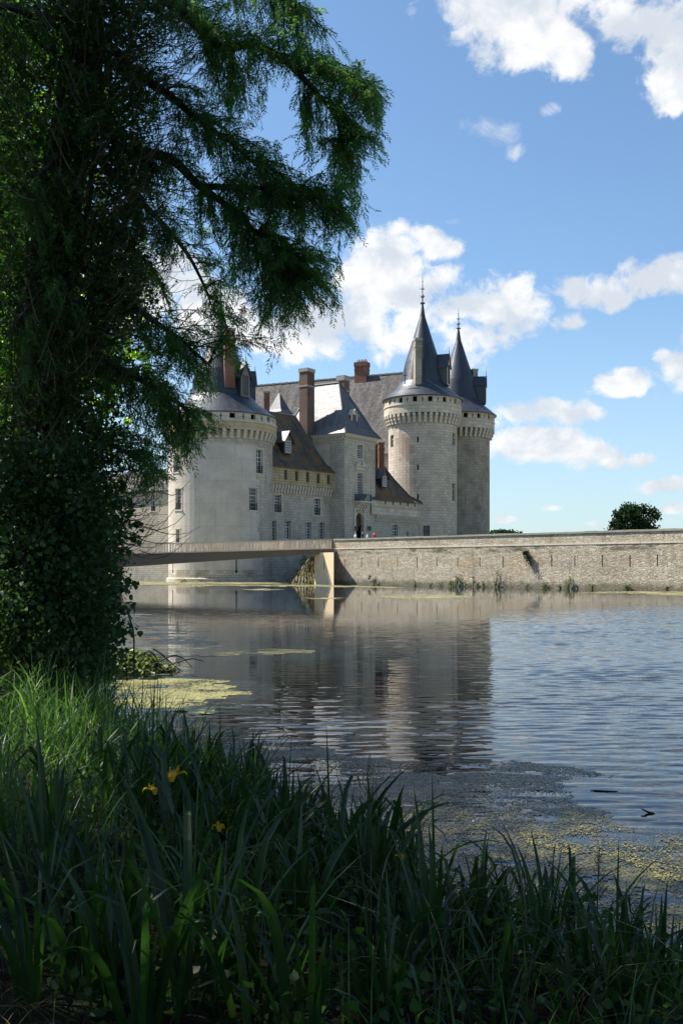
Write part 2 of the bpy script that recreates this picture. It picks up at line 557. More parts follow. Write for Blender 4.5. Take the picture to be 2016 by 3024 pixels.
def window(W, h, parent, cols=2, rows=4, depth=0.35, frame='white_paint', rail=0.0, surround=None, bar=0.05, cross=True):
    """part window (glass) with sub-parts frame, railing, surround"""
    a, b, c, d = h
    sm = (a + b) / 2
    g = MB()
    g.face([W.p(a, c, -depth + 0.02), W.p(b, c, -depth + 0.02), W.p(b, d, -depth + 0.02), W.p(a, d, -depth + 0.02)])
    win = g.build('window', 'glass', parent)
    f = MB()
    o0, o1 = -depth + 0.03, -depth + 0.11
    fr = 0.09
    wbox(f, W, a + fr / 2, c, fr, d - c, o0, o1)
    wbox(f, W, b - fr / 2, c, fr, d - c, o0, o1)
    wbox(f, W, sm, c, b - a - 2 * fr, fr, o0, o1)
    wbox(f, W, sm, d - fr, b - a - 2 * fr, fr, o0, o1)
    for k in range(1, cols):
        s = a + (b - a) * k / cols
        wd = bar * (2.2 if (cols % 2 == 0 and k == cols // 2 and cross) else 1)
        wbox(f, W, s, c + fr, wd, d - c - 2 * fr, o0, o1 - 0.006)
    for k in range(1, rows):
        z = c + (d - c) * k / rows
        wd = bar * (2.2 if (cross and k == int(rows * 0.7)) else 1)
        wbox(f, W, sm, z - wd / 2, b - a - 2 * fr, wd, o0, o1 - 0.012)
    f.build('frame', frame, win)
    if rail:
        r = MB()
        hh = (d - c) * rail
        n = max(3, int((b - a) / 0.14))
        for k in range(n + 1):
            wbox(r, W, a + (b - a) * k / n, c, 0.03, hh, 0.0, 0.03)
        wbox(r, W, sm, c + hh, b - a + 0.05, 0.05, -0.01, 0.05)
        wbox(r, W, sm, c + 0.06, b - a + 0.05, 0.04, 0.031, 0.05)
        r.build('railing', 'iron', win)
    if surround:
        q = MB()
        e = 0.22
        wbox(q, W, a - e / 2, c, e, d - c, -0.05, 0.03)
        wbox(q, W, b + e / 2, c, e, d - c, -0.05, 0.03)
        wbox(q, W, sm, d, b - a + 2 * e, e, -0.05, 0.035)
        wbox(q, W, sm, c - 0.2, b - a + 2 * e + 0.1, 0.2, -0.05, 0.09)
        q.build('surround', surround, win)
    return win


def darkhole(W, h, parent, name, depth=0.5, mat='void'):
    a, b, c, d = h
    g = MB()
    g.face([W.p(a, c, -depth + 0.02), W.p(b, c, -depth + 0.02), W.p(b, d, -depth + 0.02), W.p(a, d, -depth + 0.02)])
    return g.build(name, mat, parent)


def corbels(W, s0, s1, n, ztop, zbot, out, w, parent, mat, steps=3, base_out=0.0):
    """a row of stepped corbels, each a mesh of its own"""
    for k in range(n):
        s = s0 + (s1 - s0) * (k + 0.5) / n
        b = MB()
        hh = (ztop - zbot) / steps
        for j in range(steps):
            wbox(b, W, s, zbot + hh * j + hh * 0.1, w, hh * 0.9 if j < steps - 1 else hh * 0.9, base_out - 0.1, base_out + out * (0.25 + 0.75 * (j + 1) / steps))
            wbox(b, W, s, zbot + hh * j, w * 0.8, hh * 0.1, base_out - 0.1, base_out + out * (0.1 + 0.75 * (j + 1) / steps))
        b.build('corbel', mat, parent)


def chimney(parent, c, d, w, dp, z0, z1, mat='brick', cap=0.35, name='chimney', band=True, capmat='stone_grey'):
    """c=(x,y); d = 2D heading of its wide side"""
    d = Vector((d[0], d[1], 0)).normalized()
    n = Vector((d.y, -d.x, 0))
    b = MB()
    zz = Vector((0, 0, 1))
    cc = lambda z: Vector((c[0], c[1], z))
    b.box(cc((z0 + z1 - cap) / 2), d * w / 2, n * dp / 2, zz * ((z1 - cap - z0) / 2), 0)
    b.box(cc(z1 - cap * 0.5), d * (w / 2 + 0.1), n * (dp / 2 + 0.1), zz * (cap * 0.5), 1)
    if band:
        zb = z1 - cap - (z1 - z0) * 0.13
        b.box(cc(zb), d * (w / 2 + 0.07), n * (dp / 2 + 0.07), zz * 0.12, 1)
    return b.build(name, [mat, capmat], parent)


def dormer(parent, P, n, w, hw, hr, depth, wallmat='old_wood', roofmat='slate', frame='white_paint', over=0.25, wcol=2, wrow=4, finial=0.0, side='slate', win=(0.5, 0.12, 0.78)):
    """P bottom centre of the front face; n = outward heading; part dormer > roof, window pieces"""
    n = Vector((n[0], n[1], 0)).normalized()
    d = Vector((-n.y, n.x, 0))
    P = Vector(P)
    Z = Vector((0, 0, 1))
    b = MB()
    q = lambda x, z, o: P + d * x + Z * z + n * o
    hw2 = w / 2
    b.face([q(-hw2, 0, 0), q(hw2, 0, 0), q(hw2, hw, 0), q(0, hw + hr, 0), q(-hw2, hw, 0)], 0)
    for sg in (-1, 1):
        pts = [q(sg * hw2, 0, 0), q(sg * hw2, 0, -depth), q(sg * hw2, hw, -depth), q(sg * hw2, hw, 0)]
        b.face(pts if sg > 0 else pts[::-1], 1)
    o = b.build('dormer', [wallmat, side], parent)
    r = MB()
    th = 0.1
    sl = hr / hw2
    xo = hw2 + over
    for sg in (-1, 1):
        a = [q(0, hw + hr + 0.12, over), q(sg * xo, hw - sl * over + 0.12, over), q(sg * xo, hw - sl * over + 0.12, -depth), q(0, hw + hr + 0.12, -depth)]
        l = [p - Z * th for p in a]
        if sg < 0:
            a, l = a[::-1], l[::-1]
        r.face(a[::-1])
        r.face(l)
        for i in range(4):
            j = (i + 1) % 4
            r.face([a[i], a[j], l[j], l[i]])
    r.build('roof', roofmat, o)
    if finial:
        f = MB()
        f.tube([q(0, hw + hr, over * 0.5), q(0, hw + hr + finial, over * 0.5)], [0.07, 0.02], 5)
        f.build('finial', 'lead', o)
    F = Flat(P.x, P.y, 0)
    F.d, F.n = d, n
    ww = w * win[0]
    a, bb, c, dd = -ww / 2, ww / 2, P.z + hw * win[1], P.z + (hw + hr * 0.25) * win[2]
    wbx = MB()
    wbx.face([F.p(a, c, 0.012), F.p(bb, c, 0.012), F.p(bb, dd, 0.012), F.p(a, dd, 0.012)])
    wo = wbx.build('window', 'glass', o)
    fr = MB()
    e = 0.1
    wbox(fr, F, a - e / 2, c, e, dd - c, 0.004, 0.09)
    wbox(fr, F, bb + e / 2, c, e, dd - c, 0.004, 0.09)
    wbox(fr, F, 0, dd, ww + 2 * e, e, 0.004, 0.09)
    wbox(fr, F, 0, c - e, ww + 2 * e, e, 0.004, 0.11)
    for k in range(1, wcol):
        wbox(fr, F, a + ww * k / wcol, c, 0.09, dd - c, 0.014, 0.06)
    for k in range(1, wrow):
        wbox(fr, F, 0, c + (dd - c) * k / wrow - 0.03, ww, 0.06, 0.014, 0.054)
    for pp in fr.v:
        pass
    fr.build('window_frame', frame, o)
    return o


def finial(parent, x, y, z0, z1, s=1.0):
    b = MB()
    H = z1 - z0
    prof = [(0.35 * s, z0 - 1.2 * s), (0.16 * s, z0), (0.55 * s, z0 + 0.02 * H), (0.55 * s, z0 + 0.05 * H), (0.14 * s, z0 + 0.08 * H), (0.14 * s, z0 + 0.2 * H), (0.42 * s, z0 + 0.24 * H), (0.3 * s, z0 + 0.28 * H), (0.1 * s, z0 + 0.32 * H),
            (0.09 * s, z0 + 0.46 * H), (0.26 * s, z0 + 0.49 * H), (0.1 * s, z0 + 0.53 * H), (0.07 * s, z0 + 0.7 * H), (0.13 * s, z0 + 0.73 * H), (0.05 * s, z0 + 0.77 * H), (0.015, z1)]
    b.lathe(x, y, prof, 8)
    for a in range(4):
        th = a * math.pi / 2 + 0.4
        for zz in (0.24, 0.47):
            b.tube([(x, y, z0 + zz * H), (x + 0.75 * s * math.cos(th), y + 0.75 * s * math.sin(th), z0 + (zz + 0.03) * H)], [0.07 * s, 0.03 * s], 4)
    return b.build('finial', 'lead', parent, smooth=False)


PROFILE = [(1.0, 0), (0.842, 16), (0.667, 34), (0.55, 53), (0.425, 116), (0.235, 186), (0.07, 250), (0.022, 288)]


def cone_prof(re, z0, zt):
    # denser flare
    P = [(1.0, 0.0), (0.915, 8), (0.835, 17), (0.745, 26), (0.655, 36), (0.60, 45), (0.545, 54), (0.425, 116), (0.235, 186), (0.07, 250), (0.022, 288)]
    return [(re * r, z0 + (zt - z0) * h / 288) for r, h in P]


def cone_r(re, z0, zt, z):
    p = cone_prof(re, z0, zt)
    for (r0, h0), (r1, h1) in zip(p, p[1:]):
        if h0 <= z <= h1:
            return r0 + (r1 - r0) * (z - h0) / (h1 - h0)
    return 0.1


def tower(name, label, x, y, r, rpar, reave, zb, zcb, zct, zstr, zeave, ztip, zfin, shaftmats, matfn, holes, ncorb, parmat, stepw=0.8):
    T = thing(name, label, 'tower', (x, y, zb))
    W = Cyl(x, y, r)
    half = math.pi * r * 0.999
    b = MB()
    wall(b, W, -half, half, zb, zct, holes, 0.45, stepw, matfn=matfn)
    b.build('shaft', shaftmats, T, smooth=False)
    # parapet drum with openings
    WP = Cyl(x, y, rpar)
    hp = math.pi * rpar * 0.999
    n = 16
    ph = []
    for k in range(n):
        s = -hp + 2 * hp * (k + 0.5) / n
        hh = zeave - zstr
        if k % 1 == 0:
            ph.append((s - 0.42, s + 0.42, zstr + hh * 0.24, zstr + hh * 0.84))
    b = MB()
    wall(b, WP, -hp, hp, zct, zstr, [], 0.5, stepw, mi=0)
    wall(b, WP, -hp, hp, zstr, zeave, ph, 0.5, stepw, mi=1)
    # underside of the overhang
    for k in range(64):
        a0, a1 = 2 * math.pi * k / 64, 2 * math.pi * (k + 1) / 64
        pt = lambda a, rr: (x + rr * math.cos(a), y + rr * math.sin(a), zct)
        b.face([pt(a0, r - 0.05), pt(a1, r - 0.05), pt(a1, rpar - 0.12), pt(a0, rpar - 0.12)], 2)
        b.face([pt(a0, rpar - 0.12), pt(a1, rpar - 0.12), pt(a1, rpar), pt(a0, rpar)], 0)
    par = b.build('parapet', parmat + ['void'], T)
    for h in ph:
        if abs(h[0]) < math.pi * rpar * 0.6:
            darkhole(WP, h, par, 'opening', 0.5)
    # arrow loops between the openings
    for k in range(n):
        s = -hp + 2 * hp * k / n
        if abs(s) < math.pi * rpar * 0.52:
            q = MB()
            hh = zeave - zstr
            wbox(q, WP, s, zstr + hh * 0.2, 0.12, hh * 0.6, -0.05, 0.012)
            wbox(q, WP, s, zstr + hh * 0.47, 0.32, hh * 0.09, -0.05, 0.016)
            q.build('arrow_loop', 'void', par)
    b = MB()
    b.lathe(x, y, [(rpar - 0.1, zstr - 0.16), (rpar + 0.12, zstr - 0.12), (rpar + 0.14, zstr + 0.08), (rpar - 0.1, zstr + 0.14)], 64)
    b.build('string_course', 'stone_trim', T)
    corbels(W, -math.pi * r * 0.56, math.pi * r * 0.56, ncorb, zct - 0.02, zcb, rpar - r, 0.5, T, 'stone_trim')
    b = MB()
    prof = cone_prof(reave, zeave + 0.05, ztip)
    b.lathe(x, y, [(rpar - 0.6, zeave - 0.02), (reave - 0.02, zeave - 0.1)] + prof, 72)
    roof = b.build('roof', 'slate', T, smooth=True)
    # seams of lead on the flare
    finial(T, x, y, ztip, zfin, reave / 9.0)
    return T, W


# ------------------------------------------------------------------ round tower on the left
LX, LY, LR = -18.52, 153.0, 7.92
kL = LY / FPX
zl = lambda v: EYE + (HV - v) * kL


WL = Cyl(LX, LY, LR)
lh = [hole(WL, 519, 1443, 536, 1505), hole(WL, 520, 1563, 531, 1602), hole(WL, 513, 1344, 530, 1394), hole(WL, 757, 1327, 776, 1398), hole(WL, 736, 1441, 760, 1507)]
jag = {}


def left_mat(s, z):
    k = int(z / 0.72)
    if k not in jag:
        jag[k] = random.uniform(-0.35, 0.35)
    lim = 5.9 + jag[k] * 1.2 + max(0, (12 - z)) * 0.12
    if z < 1.65 + 0.4 * math.sin(s * 1.7):
        return 2
    if z > 20.4 or s > lim or s < -13:
        return 1
    return 0


TL, WL = tower('round_tower', 'broad round tower of grey render left of the castle with a tall slate cone', LX, LY, LR, 8.55, 8.72, -0.4,
               zl(1312), zl(1288), zl(1263), zl(1239), zl(895), zl(800), ['plaster', 'ashlar', 'old_base'], left_mat, lh, 28, ['parapet_tan', 'parapet'])
for i, h in enumerate(lh):
    window(WL, h, TL, 2 if i != 4 else 3, 6 if i != 1 else 5, rail=0.3, surround='stone_trim', depth=0.45)
b = MB()
b.lathe(LX, LY, [(LR + 0.38, -0.4), (LR + 0.32, 0.45), (LR + 0.05, 0.62)], 64)
b.build('plinth', 'old_base', TL)
for u in (511, 698):
    s, z = WL.at(u, 1663)
    b = MB()
    wbox(b, WL, s, z - 1.35, 0.16, 2.6, -0.1, 0.015)
    wbox(b, WL, s, z - 1.4, 0.3, 0.35, -0.1, 0.018)
    b.build('arrow_slit', 'void', TL)
# chimney and dormers of the cone
cd = (0.75, 0.66)
pc = at(676, 1139, 148.6)
chimney(TL, (pc.x, pc.y + 0.6), (1, 0.25), 1.55, 1.2, zl(1160), EYE + (HV - 968) / FPX * 148.6, 'brick', 0.35)
zd = zl(1183)
nn = Vector((0.78, -0.62, 0)).normalized()
rr = cone_r(8.72, zl(1239), zl(895), zd)
dormer(TL, (LX + nn.x * (rr + 0.1), LY + nn.y * (rr + 0.1), zd), nn, 1.9, 3.2, 2.1, 3.4, 'stone_dim', 'slate', 'old_wood', finial=1.3, win=(0.5, 0.1, 0.85))
nn = Vector((0.95, 0.28, 0)).normalized()
dormer(TL, (LX + nn.x * (rr + 0.1), LY + nn.y * (rr + 0.1), zd), nn, 1.9, 2.8, 1.9, 3.4, 'stone_trim', 'slate', 'old_wood', finial=1.0)

# ------------------------------------------------------------------ keep towers and keep hall
KX, KY, KR = 15.28, 188.0, 6.43
K2X, K2Y = 24.36, 207.6
kK = KY / FPX
zk = lambda v: EYE + (HV - v) * kK
WK = Cyl(KX, KY, KR)
kh = [hole(WK, 1230.5, 1290, 1235.5, 1306), hole(WK, 1230.5, 1372, 1235.5, 1388), hole(WK, 1230.5, 1459, 1235.5, 1475), hole(WK, 1152.5, 1285, 1162, 1320), hole(WK, 1334.5, 1278, 1344, 1315), hole(WK, 1333.5, 1427, 1344, 1480), hole(WK, 1249, 1552, 1268, 1585)]


def keep_mat(s, z):
    pz = (z - zk(1330)) / 3.2
    ps = (s + 3.6 + (z - zk(1330)) * 0.25) / 1.9
    if pz * pz + ps * ps + 0.5 * math.sin(s * 3.1 + z * 2.3) < 0.8:
        return 1
    return 0


TK, WK = tower('keep_tower', 'pale stone keep tower nearest the quay with a tall slate cone and stone chimney', KX, KY, KR, 7.26, 7.64, 2.0,
               zk(1262), zk(1234), zk(1209), zk(1185), zk(899), zk(806), ['ashlar_keep', 'pink_patch'], keep_mat, kh, 24, ['parapet', 'parapet'])
for i, h in enumerate(kh):
    if i < 3:
        darkhole(WK, h, TK, 'slit', 0.4)
    elif i == 6:
        window(WK, h, TK, 1, 2, frame='dark_wood', depth=0.45)
    else:
        window(WK, h, TK, 2, 3, frame='stone_grey', depth=0.4, bar=0.09)
q = at(1233, 1140, KY - 5.0)
chimney(TK, (q.x, q.y + 0.5), (0.97, 0.25), 1.25, 1.1, zk(1150), EYE + (HV - 998) / FPX * (KY - 5), 'ashlar_dark', 0.4, band=True)
zd = zk(1143)
rr = cone_r(7.64, zk(1185), zk(899), zd)
nn = Vector((0.93, -0.36, 0)).normalized()
dormer(TK, (KX + nn.x * (rr + 0.35), KY + nn.y * (rr + 0.35), zd), nn, 2.2, 3.6, 2.2, 4.0, 'stone_trim', 'slate', 'old_wood', finial=1.5, win=(0.5, 0.1, 0.9))

TK2, WK2 = tower('keep_tower', 'grey stone keep tower half hidden behind the nearest keep tower, slate cone with dormer', K2X, K2Y, KR, 7.4, 7.9, 2.0,
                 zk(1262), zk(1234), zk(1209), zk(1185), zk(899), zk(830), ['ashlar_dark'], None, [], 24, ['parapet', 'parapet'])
q = at(1400.5, 1120, K2Y)
chimney(TK2, (q.x, q.y), (0.9, 0.3), 1.05, 0.9, zk(1160), EYE + (HV - 1090) / FPX * K2Y, 'ashlar_dark', 0.4, band=False)
nn = Vector((0.985, -0.17, 0)).normalized()
dormer(TK2, (K2X + nn.x * (rr + 0.9), K2Y + nn.y * (rr + 0.9), zk(1146)), nn, 2.2, 4.0, 1.7, 4.5, 'stone_trim', 'slate', 'old_wood', finial=1.6)

# keep hall: long body to the left of the two keep towers
ka = Vector((K2X - KX, K2Y - KY, 0)).normalized()
kb = Vector((-ka.y, ka.x, 0))
kb = kb if kb.x < 0 else -kb
KH = thing('keep_hall', 'long stone keep hall under a huge weathered grey slate roof behind the gatehouse', 'building', (KX, KY, 2.0))
mid = Vector(((KX + K2X) / 2, (KY + K2Y) / 2, 0))
hwid = 10.4
ridge_z, eave_z = 41.4, 24.0
Pk = lambda t, o, z: Vector(((mid + kb * t + ka * o).x, (mid + kb * t + ka * o).y, z))
Lk = 46.0
b = MB()
for (o, sgn) in ((-hwid, 1), (hwid, -1)):
    b.face([Pk(Lk, o, 2), Pk(0, o, 2), Pk(0, o, eave_z), Pk(Lk, o, eave_z)][::sgn])
b.face([Pk(0, -hwid, 2), Pk(0, hwid, 2), Pk(0, hwid, eave_z), Pk(0, 0, ridge_z - 0.2), Pk(0, -hwid, eave_z)])
b.face([Pk(Lk, hwid, 2), Pk(Lk, -hwid, 2), Pk(Lk, -hwid, eave_z), Pk(Lk, 0, ridge_z - 0.2), Pk(Lk, hwid, eave_z)])
b.build('wall', 'ashlar_keep', KH)
b = MB()
for sgn in (-1, 1):
    pf = [(hwid + 0.5, eave_z - 0.1), (hwid - 0.8, eave_z + 1.7), (0, ridge_z)]
    for (o0, z0), (o1, z1) in zip(pf, pf[1:]):
        q = [Pk(Lk, sgn * o0, z0), Pk(-0.4, sgn * o0, z0), Pk(-0.4, sgn * o1, z1), Pk(Lk, sgn * o1, z1)]
        b.face(q if sgn < 0 else q[::-1])
b.build('roof', 'slate_grey', KH)
b = MB()
for k in range(60):
    c = Pk(-0.3 + (Lk + 0.2) * (k + 0.5) / 60, 0, ridge_z + 0.03)
    b.box(c, kb * (Lk / 120 - 0.02), ka * 0.22, Vector((0, 0, 0.12 + 0.05 * (k % 2))))
b.build('ridge_tiles', 'stone_grey', KH)
tq = 17.2
c = Pk(tq, 0, 0)
k_ = (c.y) / FPX
ch = chimney(KH, (c.x, c.y), kb, 2.6, 1.8, ridge_z - 2, EYE + (HV - 1071) * k_, 'brick', 0.9, capmat='brick')
for i in range(7):
    b = MB()
    px, py = c.x + kb.x * (i - 3) * 0.34, c.y + kb.y * (i - 3) * 0.34
    zt = EYE + (HV - 1071) * k_
    b.lathe(px, py, [(0.14, zt - 0.05), (0.11, zt + 0.45 + 0.15 * (i % 2)), (0.14, zt + 0.52 + 0.15 * (i % 2)), (0.02, zt + 0.52 + 0.15 * (i % 2))], 8)
    b.build('chimney_pot', 'terracotta', ch)
b = MB()
s0 = Pk(5.2, -hwid + 6.4, 38.2)
q = at(1195, 1079, 183)
b.tube([(q.x, q.y, q.z - 3.5), (q.x, q.y, q.z - 1.5), q], [0.1, 0.1, 0.03], 5)
b.tube([(q.x - 0.35, q.y, q.z - 1.8), (q.x + 0.35, q.y, q.z - 1.8)], 0.12, 5)
b.build('ridge_finial', 'lead', KH)

# ------------------------------------------------------------------ range between round tower and gate pavilion
FA = Flat(-10.9, 154.0, 40.0)
s_end, _ = FA.at(975, 1500)
zA = 17.8
RA = thing('castle_range', 'castle range with mossy roof and tan parapet between round tower and gate pavilion', 'building', (-10.9, 154.0, -0.4))
rowA = [hole(FA, 809, 1461, 831, 1513), hole(FA, 927, 1472, 945, 1521), hole(FA, 800, 1537, 816, 1596), hole(FA, 841, 1538, 859, 1592), hole(FA, 902, 1542, 919, 1592), hole(FA, 942, 1543, 958, 1592)]
ctop, cbot = 15.2, 13.75
b = MB()
wall(b, FA, -3.0, s_end + 3.5, -0.4, ctop, rowA, 0.5, mi=0, revmi=0)
b.build('wall', 'ashlar', RA)
for i, h in enumerate(rowA):
    window(FA, h, RA, 3 if i == 0 else 2, 6, rail=0.4 if i < 2 else 0, surround='stone_trim' if i < 2 else None, depth=0.45)
b = MB()
pout = 0.55
att = [hole(FA, u - 4.5, 1388 + (u - 835) * 0.115, u + 4.5, 1417 + (u - 835) * 0.115) for u in (836, 868.5, 901, 932, 962.5)]
wall(b, FA, -2.6, s_end + 0.9, ctop - 0.1, zA, att, 0.4, out=pout)
b.face([FA.p(-2.6, ctop - 0.1, 0), FA.p(s_end + 0.9, ctop - 0.1, 0), FA.p(s_end + 0.9, ctop - 0.1, pout), FA.p(-2.6, ctop - 0.1, pout)])
b.face([FA.p(s_end + 0.9, ctop - 0.1, pout), FA.p(s_end + 0.9, ctop - 0.1, -1), FA.p(s_end + 0.9, zA, -1), FA.p(s_end + 0.9, zA, pout)])
b.build('parapet', 'tan_range', RA)
for h in att:
    FO = Flat(0, 0, 40.0)
    FO.o = FA.o + FA.n * pout
    w_ = window(FO, h, RA, 2, 1, frame='old_wood', depth=0.38)
corbels(FA, -1.6, s_end + 0.8, 24, ctop - 0.12, cbot, pout - 0.02, 0.36, RA, 'stone_trim', steps=2)
# roof, hipped at its right end with a sweeping rake
b = MB()
zr = 27.1
run = 4.6
rp = [(pout + 0.35, zA - 0.1), (-0.5, zA + 1.15), (-2.0, zA + 3.9), (-run, zr)]
ends = [s_end + 1.2, s_end - 0.4, s_end - 1.6, s_end - 3.6]
for (o0, z0), (o1, z1), e0, e1 in zip(rp, rp[1:], ends, ends[1:]):
    b.face([FA.p(-3.0, z0, o0), FA.p(e0, z0, o0), FA.p(e1, z1, o1), FA.p(-3.0, z1, o1)])
    ob0, ob1 = -2 * run - o0, -2 * run - o1
    b.face([FA.p(e0, z0, ob0), FA.p(-3.0, z0, ob0), FA.p(-3.0, z1, ob1), FA.p(e1, z1, ob1)])
    b.face([FA.p(e0, z0, o0), FA.p(e0, z0, ob0), FA.p(e1, z1, ob1), FA.p(e1, z1, o1)])
b.face([FA.p(-3.0, rp[0][1], rp[0][0]), FA.p(-3.0, zr, -run), FA.p(-3.0, rp[0][1], -2 * run - rp[0][0])])
b.build('roof', 'slate_moss', RA)
b = MB()
for i in range(3):
    b.tube([FA.p(ends[i], rp[i][1] + 0.05, rp[i][0]), FA.p(ends[i + 1], rp[i + 1][1] + 0.05, rp[i + 1][0])], 0.16, 5)
b.tube([FA.p(-3, zr + 0.05, -run), FA.p(ends[3], zr + 0.05, -run)], 0.15, 5)
b.build('hip_ridge', 'lead', RA)
s, _ = FA.at(858, 1340)
dormer(RA, FA.p(s, zA + 2.35, -0.55), FA.n, 1.75, 2.15, 1.35, 3.2, 'old_wood', 'slate_bright', 'white_paint', 0.4)
q = at(788, 1200, 166)
chimney(RA, (q.x, q.y), (1, 0), 0.9, 0.8, 26, EYE + (HV - 1156) / FPX * 166, 'brick', 0.3, band=False)

# ------------------------------------------------------------------ gate pavilion
PC = Vector((0.5, 163.4, 0))
F1 = Flat(PC.x, PC.y, 35.0)                  # entrance front
pa = F1.d
pbv = Vector((-math.sin(R(57)), math.cos(R(57)), 0))
WID, LEN = 9.2, 12.0
zP = 24.15
GP = thing('gate_pavilion', 'square stone entrance pavilion with steep slate roof, balcony and arched door', 'building', (PC.x, PC.y, 0))
F2 = Flat(0, 0, 0)                           # left flank, seen from the left
F2.o = PC + pbv * LEN
F2.d = -pbv
F2.n = Vector((F2.d.y, -F2.d.x, 0))
ph = [hole(F1, 1054, 1313, 1070, 1354), hole(F1, 1054, 1397, 1071, 1459)]
s0, zz1 = F1.at(1050, 1590)
s1, ztop = F1.at(1072, 1516)
dh = (s0, s1, 4.9, ztop)
b = MB()
wall(b, F1, 0, WID, -0.4, zP, ph + [dh], 0.55)
wall(b, F2, 0, LEN, -0.4, zP, [], mi=1)
F3o = F1.p(WID, 0) + pbv * LEN
b.face([F1.p(WID, -0.4), F3o + Vector((0, 0, -0.4)), F3o + Vector((0, 0, zP)), F1.p(WID, zP)], 1)
b.face([F3o + Vector((0, 0, -0.4)), F2.p(0, -0.4), F2.p(0, zP), F3o + Vector((0, 0, zP))], 1)
b.build('wall', ['ashlar', 'ashlar'], GP)
b = MB()
# tan rendered panel of the flank
sA, zAa = F2.at(925, 1385)
sB, _ = F2.at(973, 1385)
b.face([F2.p(sA - 4, 12, 0.012), F2.p(sB, 12, 0.012), F2.p(sB, zP - 1.6, 0.012), F2.p(sA - 4, zP - 1.6, 0.012)])
b.build('render_panel', 'plaster_warm', GP)
for i, h in enumerate(ph):
    window(F1, h, GP, 3 if i else 3, 6 if i == 0 else 8, surround='stone_trim', depth=0.5)
# cornice
b = MB()
for (zz, e, hh) in ((zP - 1.0, 0.10, 0.18), (zP - 0.42, 0.38, 0.24), (zP - 0.18, 0.55, 0.18)):
    for F, L_ in ((F1, WID), (F2, LEN)):
        wbox(b, F, L_ / 2 + (0 if F is F2 else 0.0), zz, L_ + (e * 2 if F is F1 else 0), hh, -0.1, e)
for F, L_ in ((F1, WID), (F2, LEN)):
    n = int(L_ / 0.62)
    for k in range(n):
        wbox(b, F, L_ * (k + 0.5) / n, zP - 0.8, 0.26, 0.37, -0.05, 0.3)
b.build('cornice', 'stone_trim', GP)
# roof: pavilion roof with a short ridge parallel to the flank
cen = PC + pa * (WID / 2) + pbv * (LEN / 2)
zR_ = 33.5
rid = [(1.0, zP), (0.80, zP + 1.35), (0.62, zP + 3.3)]


def ring(f, z):
    q0 = 0.7
    hw_, hl_ = (WID / 2 + q0) * f, (LEN / 2 + q0)
    rl0, rl1 = 1.74, 3.37
    l0 = rl0 + (hl_ - rl0) * f
    l1 = rl1 + (hl_ - rl1) * f
    pts = [cen - pa * hw_ - pbv * l0, cen + pa * hw_ - pbv * l0, cen + pa * hw_ + pbv * l1, cen - pa * hw_ + pbv * l1]
    return [Vector((p.x, p.y, z)) for p in pts]


rings = [ring(f, z) for f, z in rid] + [ring(0.02, zR_)]
b = MB()
for r0, r1 in zip(rings, rings[1:]):
    for i in range(4):
        j = (i + 1) % 4
        b.face([r0[i], r0[j], r1[j], r1[i]], 0)
b.face(rings[-1])
b.face([Vector(p) for p in rings[0]][::-1])
b.build('roof', ['slate_bright'], GP)
b = MB()
for i in range(4):
    b.tube([r_[i] + Vector((0, 0, 0.05)) for r_ in rings], 0.13, 5)
b.tube([rings[-1][0] + Vector((0, 0, 0.08)), rings[-1][3] + Vector((0, 0, 0.08))], 0.18, 5)
b.build('hip_ridge', 'lead', GP)
s, _ = F1.at(1058, 1245)
dormer(GP, F1.p(s, zP + 0.95, -0.85), F1.n, 1.9, 2.6, 0.9, 3.0, 'stone_trim', 'stone_trim', 'old_wood', 0.22, win=(0.42, 0.12, 0.9))
q = at(906, 1272, 167)
chimney(GP, (q.x, q.y), F1.d, 2.0, 1.7, 17, EYE + (HV - 1090) / FPX * 167, 'brick_grey', 0.6)
q = at(1013, 1177, 177)
chimney(GP, (q.x, q.y), F1.d, 1.75, 1.5, 22, EYE + (HV - 1111) / FPX * 177, 'brick_grey', 0.9, capmat='stone_grey')
# entrance: stone surround, arch, door leaf
b = MB()
sm = (s0 + s1) / 2
hw_ = (s1 - s0) / 2
arch_z = ztop - hw_
N_ = 10
for sg in (-1, 1):      # spandrels closing the corners over the arch
    for k in range(N_):
        a0, a1 = math.pi / 2 * k / N_, math.pi / 2 * (k + 1) / N_
        p0 = (sm + sg * hw_ * math.cos(a0), arch_z + hw_ * math.sin(a0))
        p1 = (sm + sg * hw_ * math.cos(a1), arch_z + hw_ * math.sin(a1))
        q = [F1.p(p0[0], p0[1], 0.02), F1.p(p0[0], ztop + 0.02, 0.02), F1.p(p1[0], ztop + 0.02, 0.02), F1.p(p1[0], p1[1], 0.02)]
        b.face(q if sg < 0 else q[::-1])
        q = [F1.p(p0[0], p0[1], 0.02), F1.p(p1[0], p1[1], 0.02), F1.p(p1[0], p1[1], -0.5), F1.p(p0[0], p0[1], -0.5)]
        b.face(q)
for sg in (-1, 1):
    wbox(b, F1, sm + sg * (hw_ + 0.35), 4.9, 0.5, ztop + 0.5 - 4.9, -0.05, 0.16)
wbox(b, F1, sm, ztop + 0.5, 2 * hw_ + 1.6, 0.3, -0.05, 0.3)
ds = b.build('doorway', 'stone_trim', GP)
g = MB()
g.face([F1.p(s0, 4.9, -0.5), F1.p(s1, 4.9, -0.5), F1.p(s1, 9.1, -0.5), F1.p(s0, 9.1, -0.5)], 0)
g.build('door', 'void', GP)
g = MB()
g.face([F1.p(s0, 9.1, -0.48), F1.p(s1, 9.1, -0.48), F1.p(s1, ztop, -0.48), F1.p(s0, ztop, -0.48)], 0)
wbox(g, F1, sm, 9.0, 2 * hw_ - 0.02, 0.22, -0.47, -0.3)
g.build('transom_panel', 'dark_wood', GP)
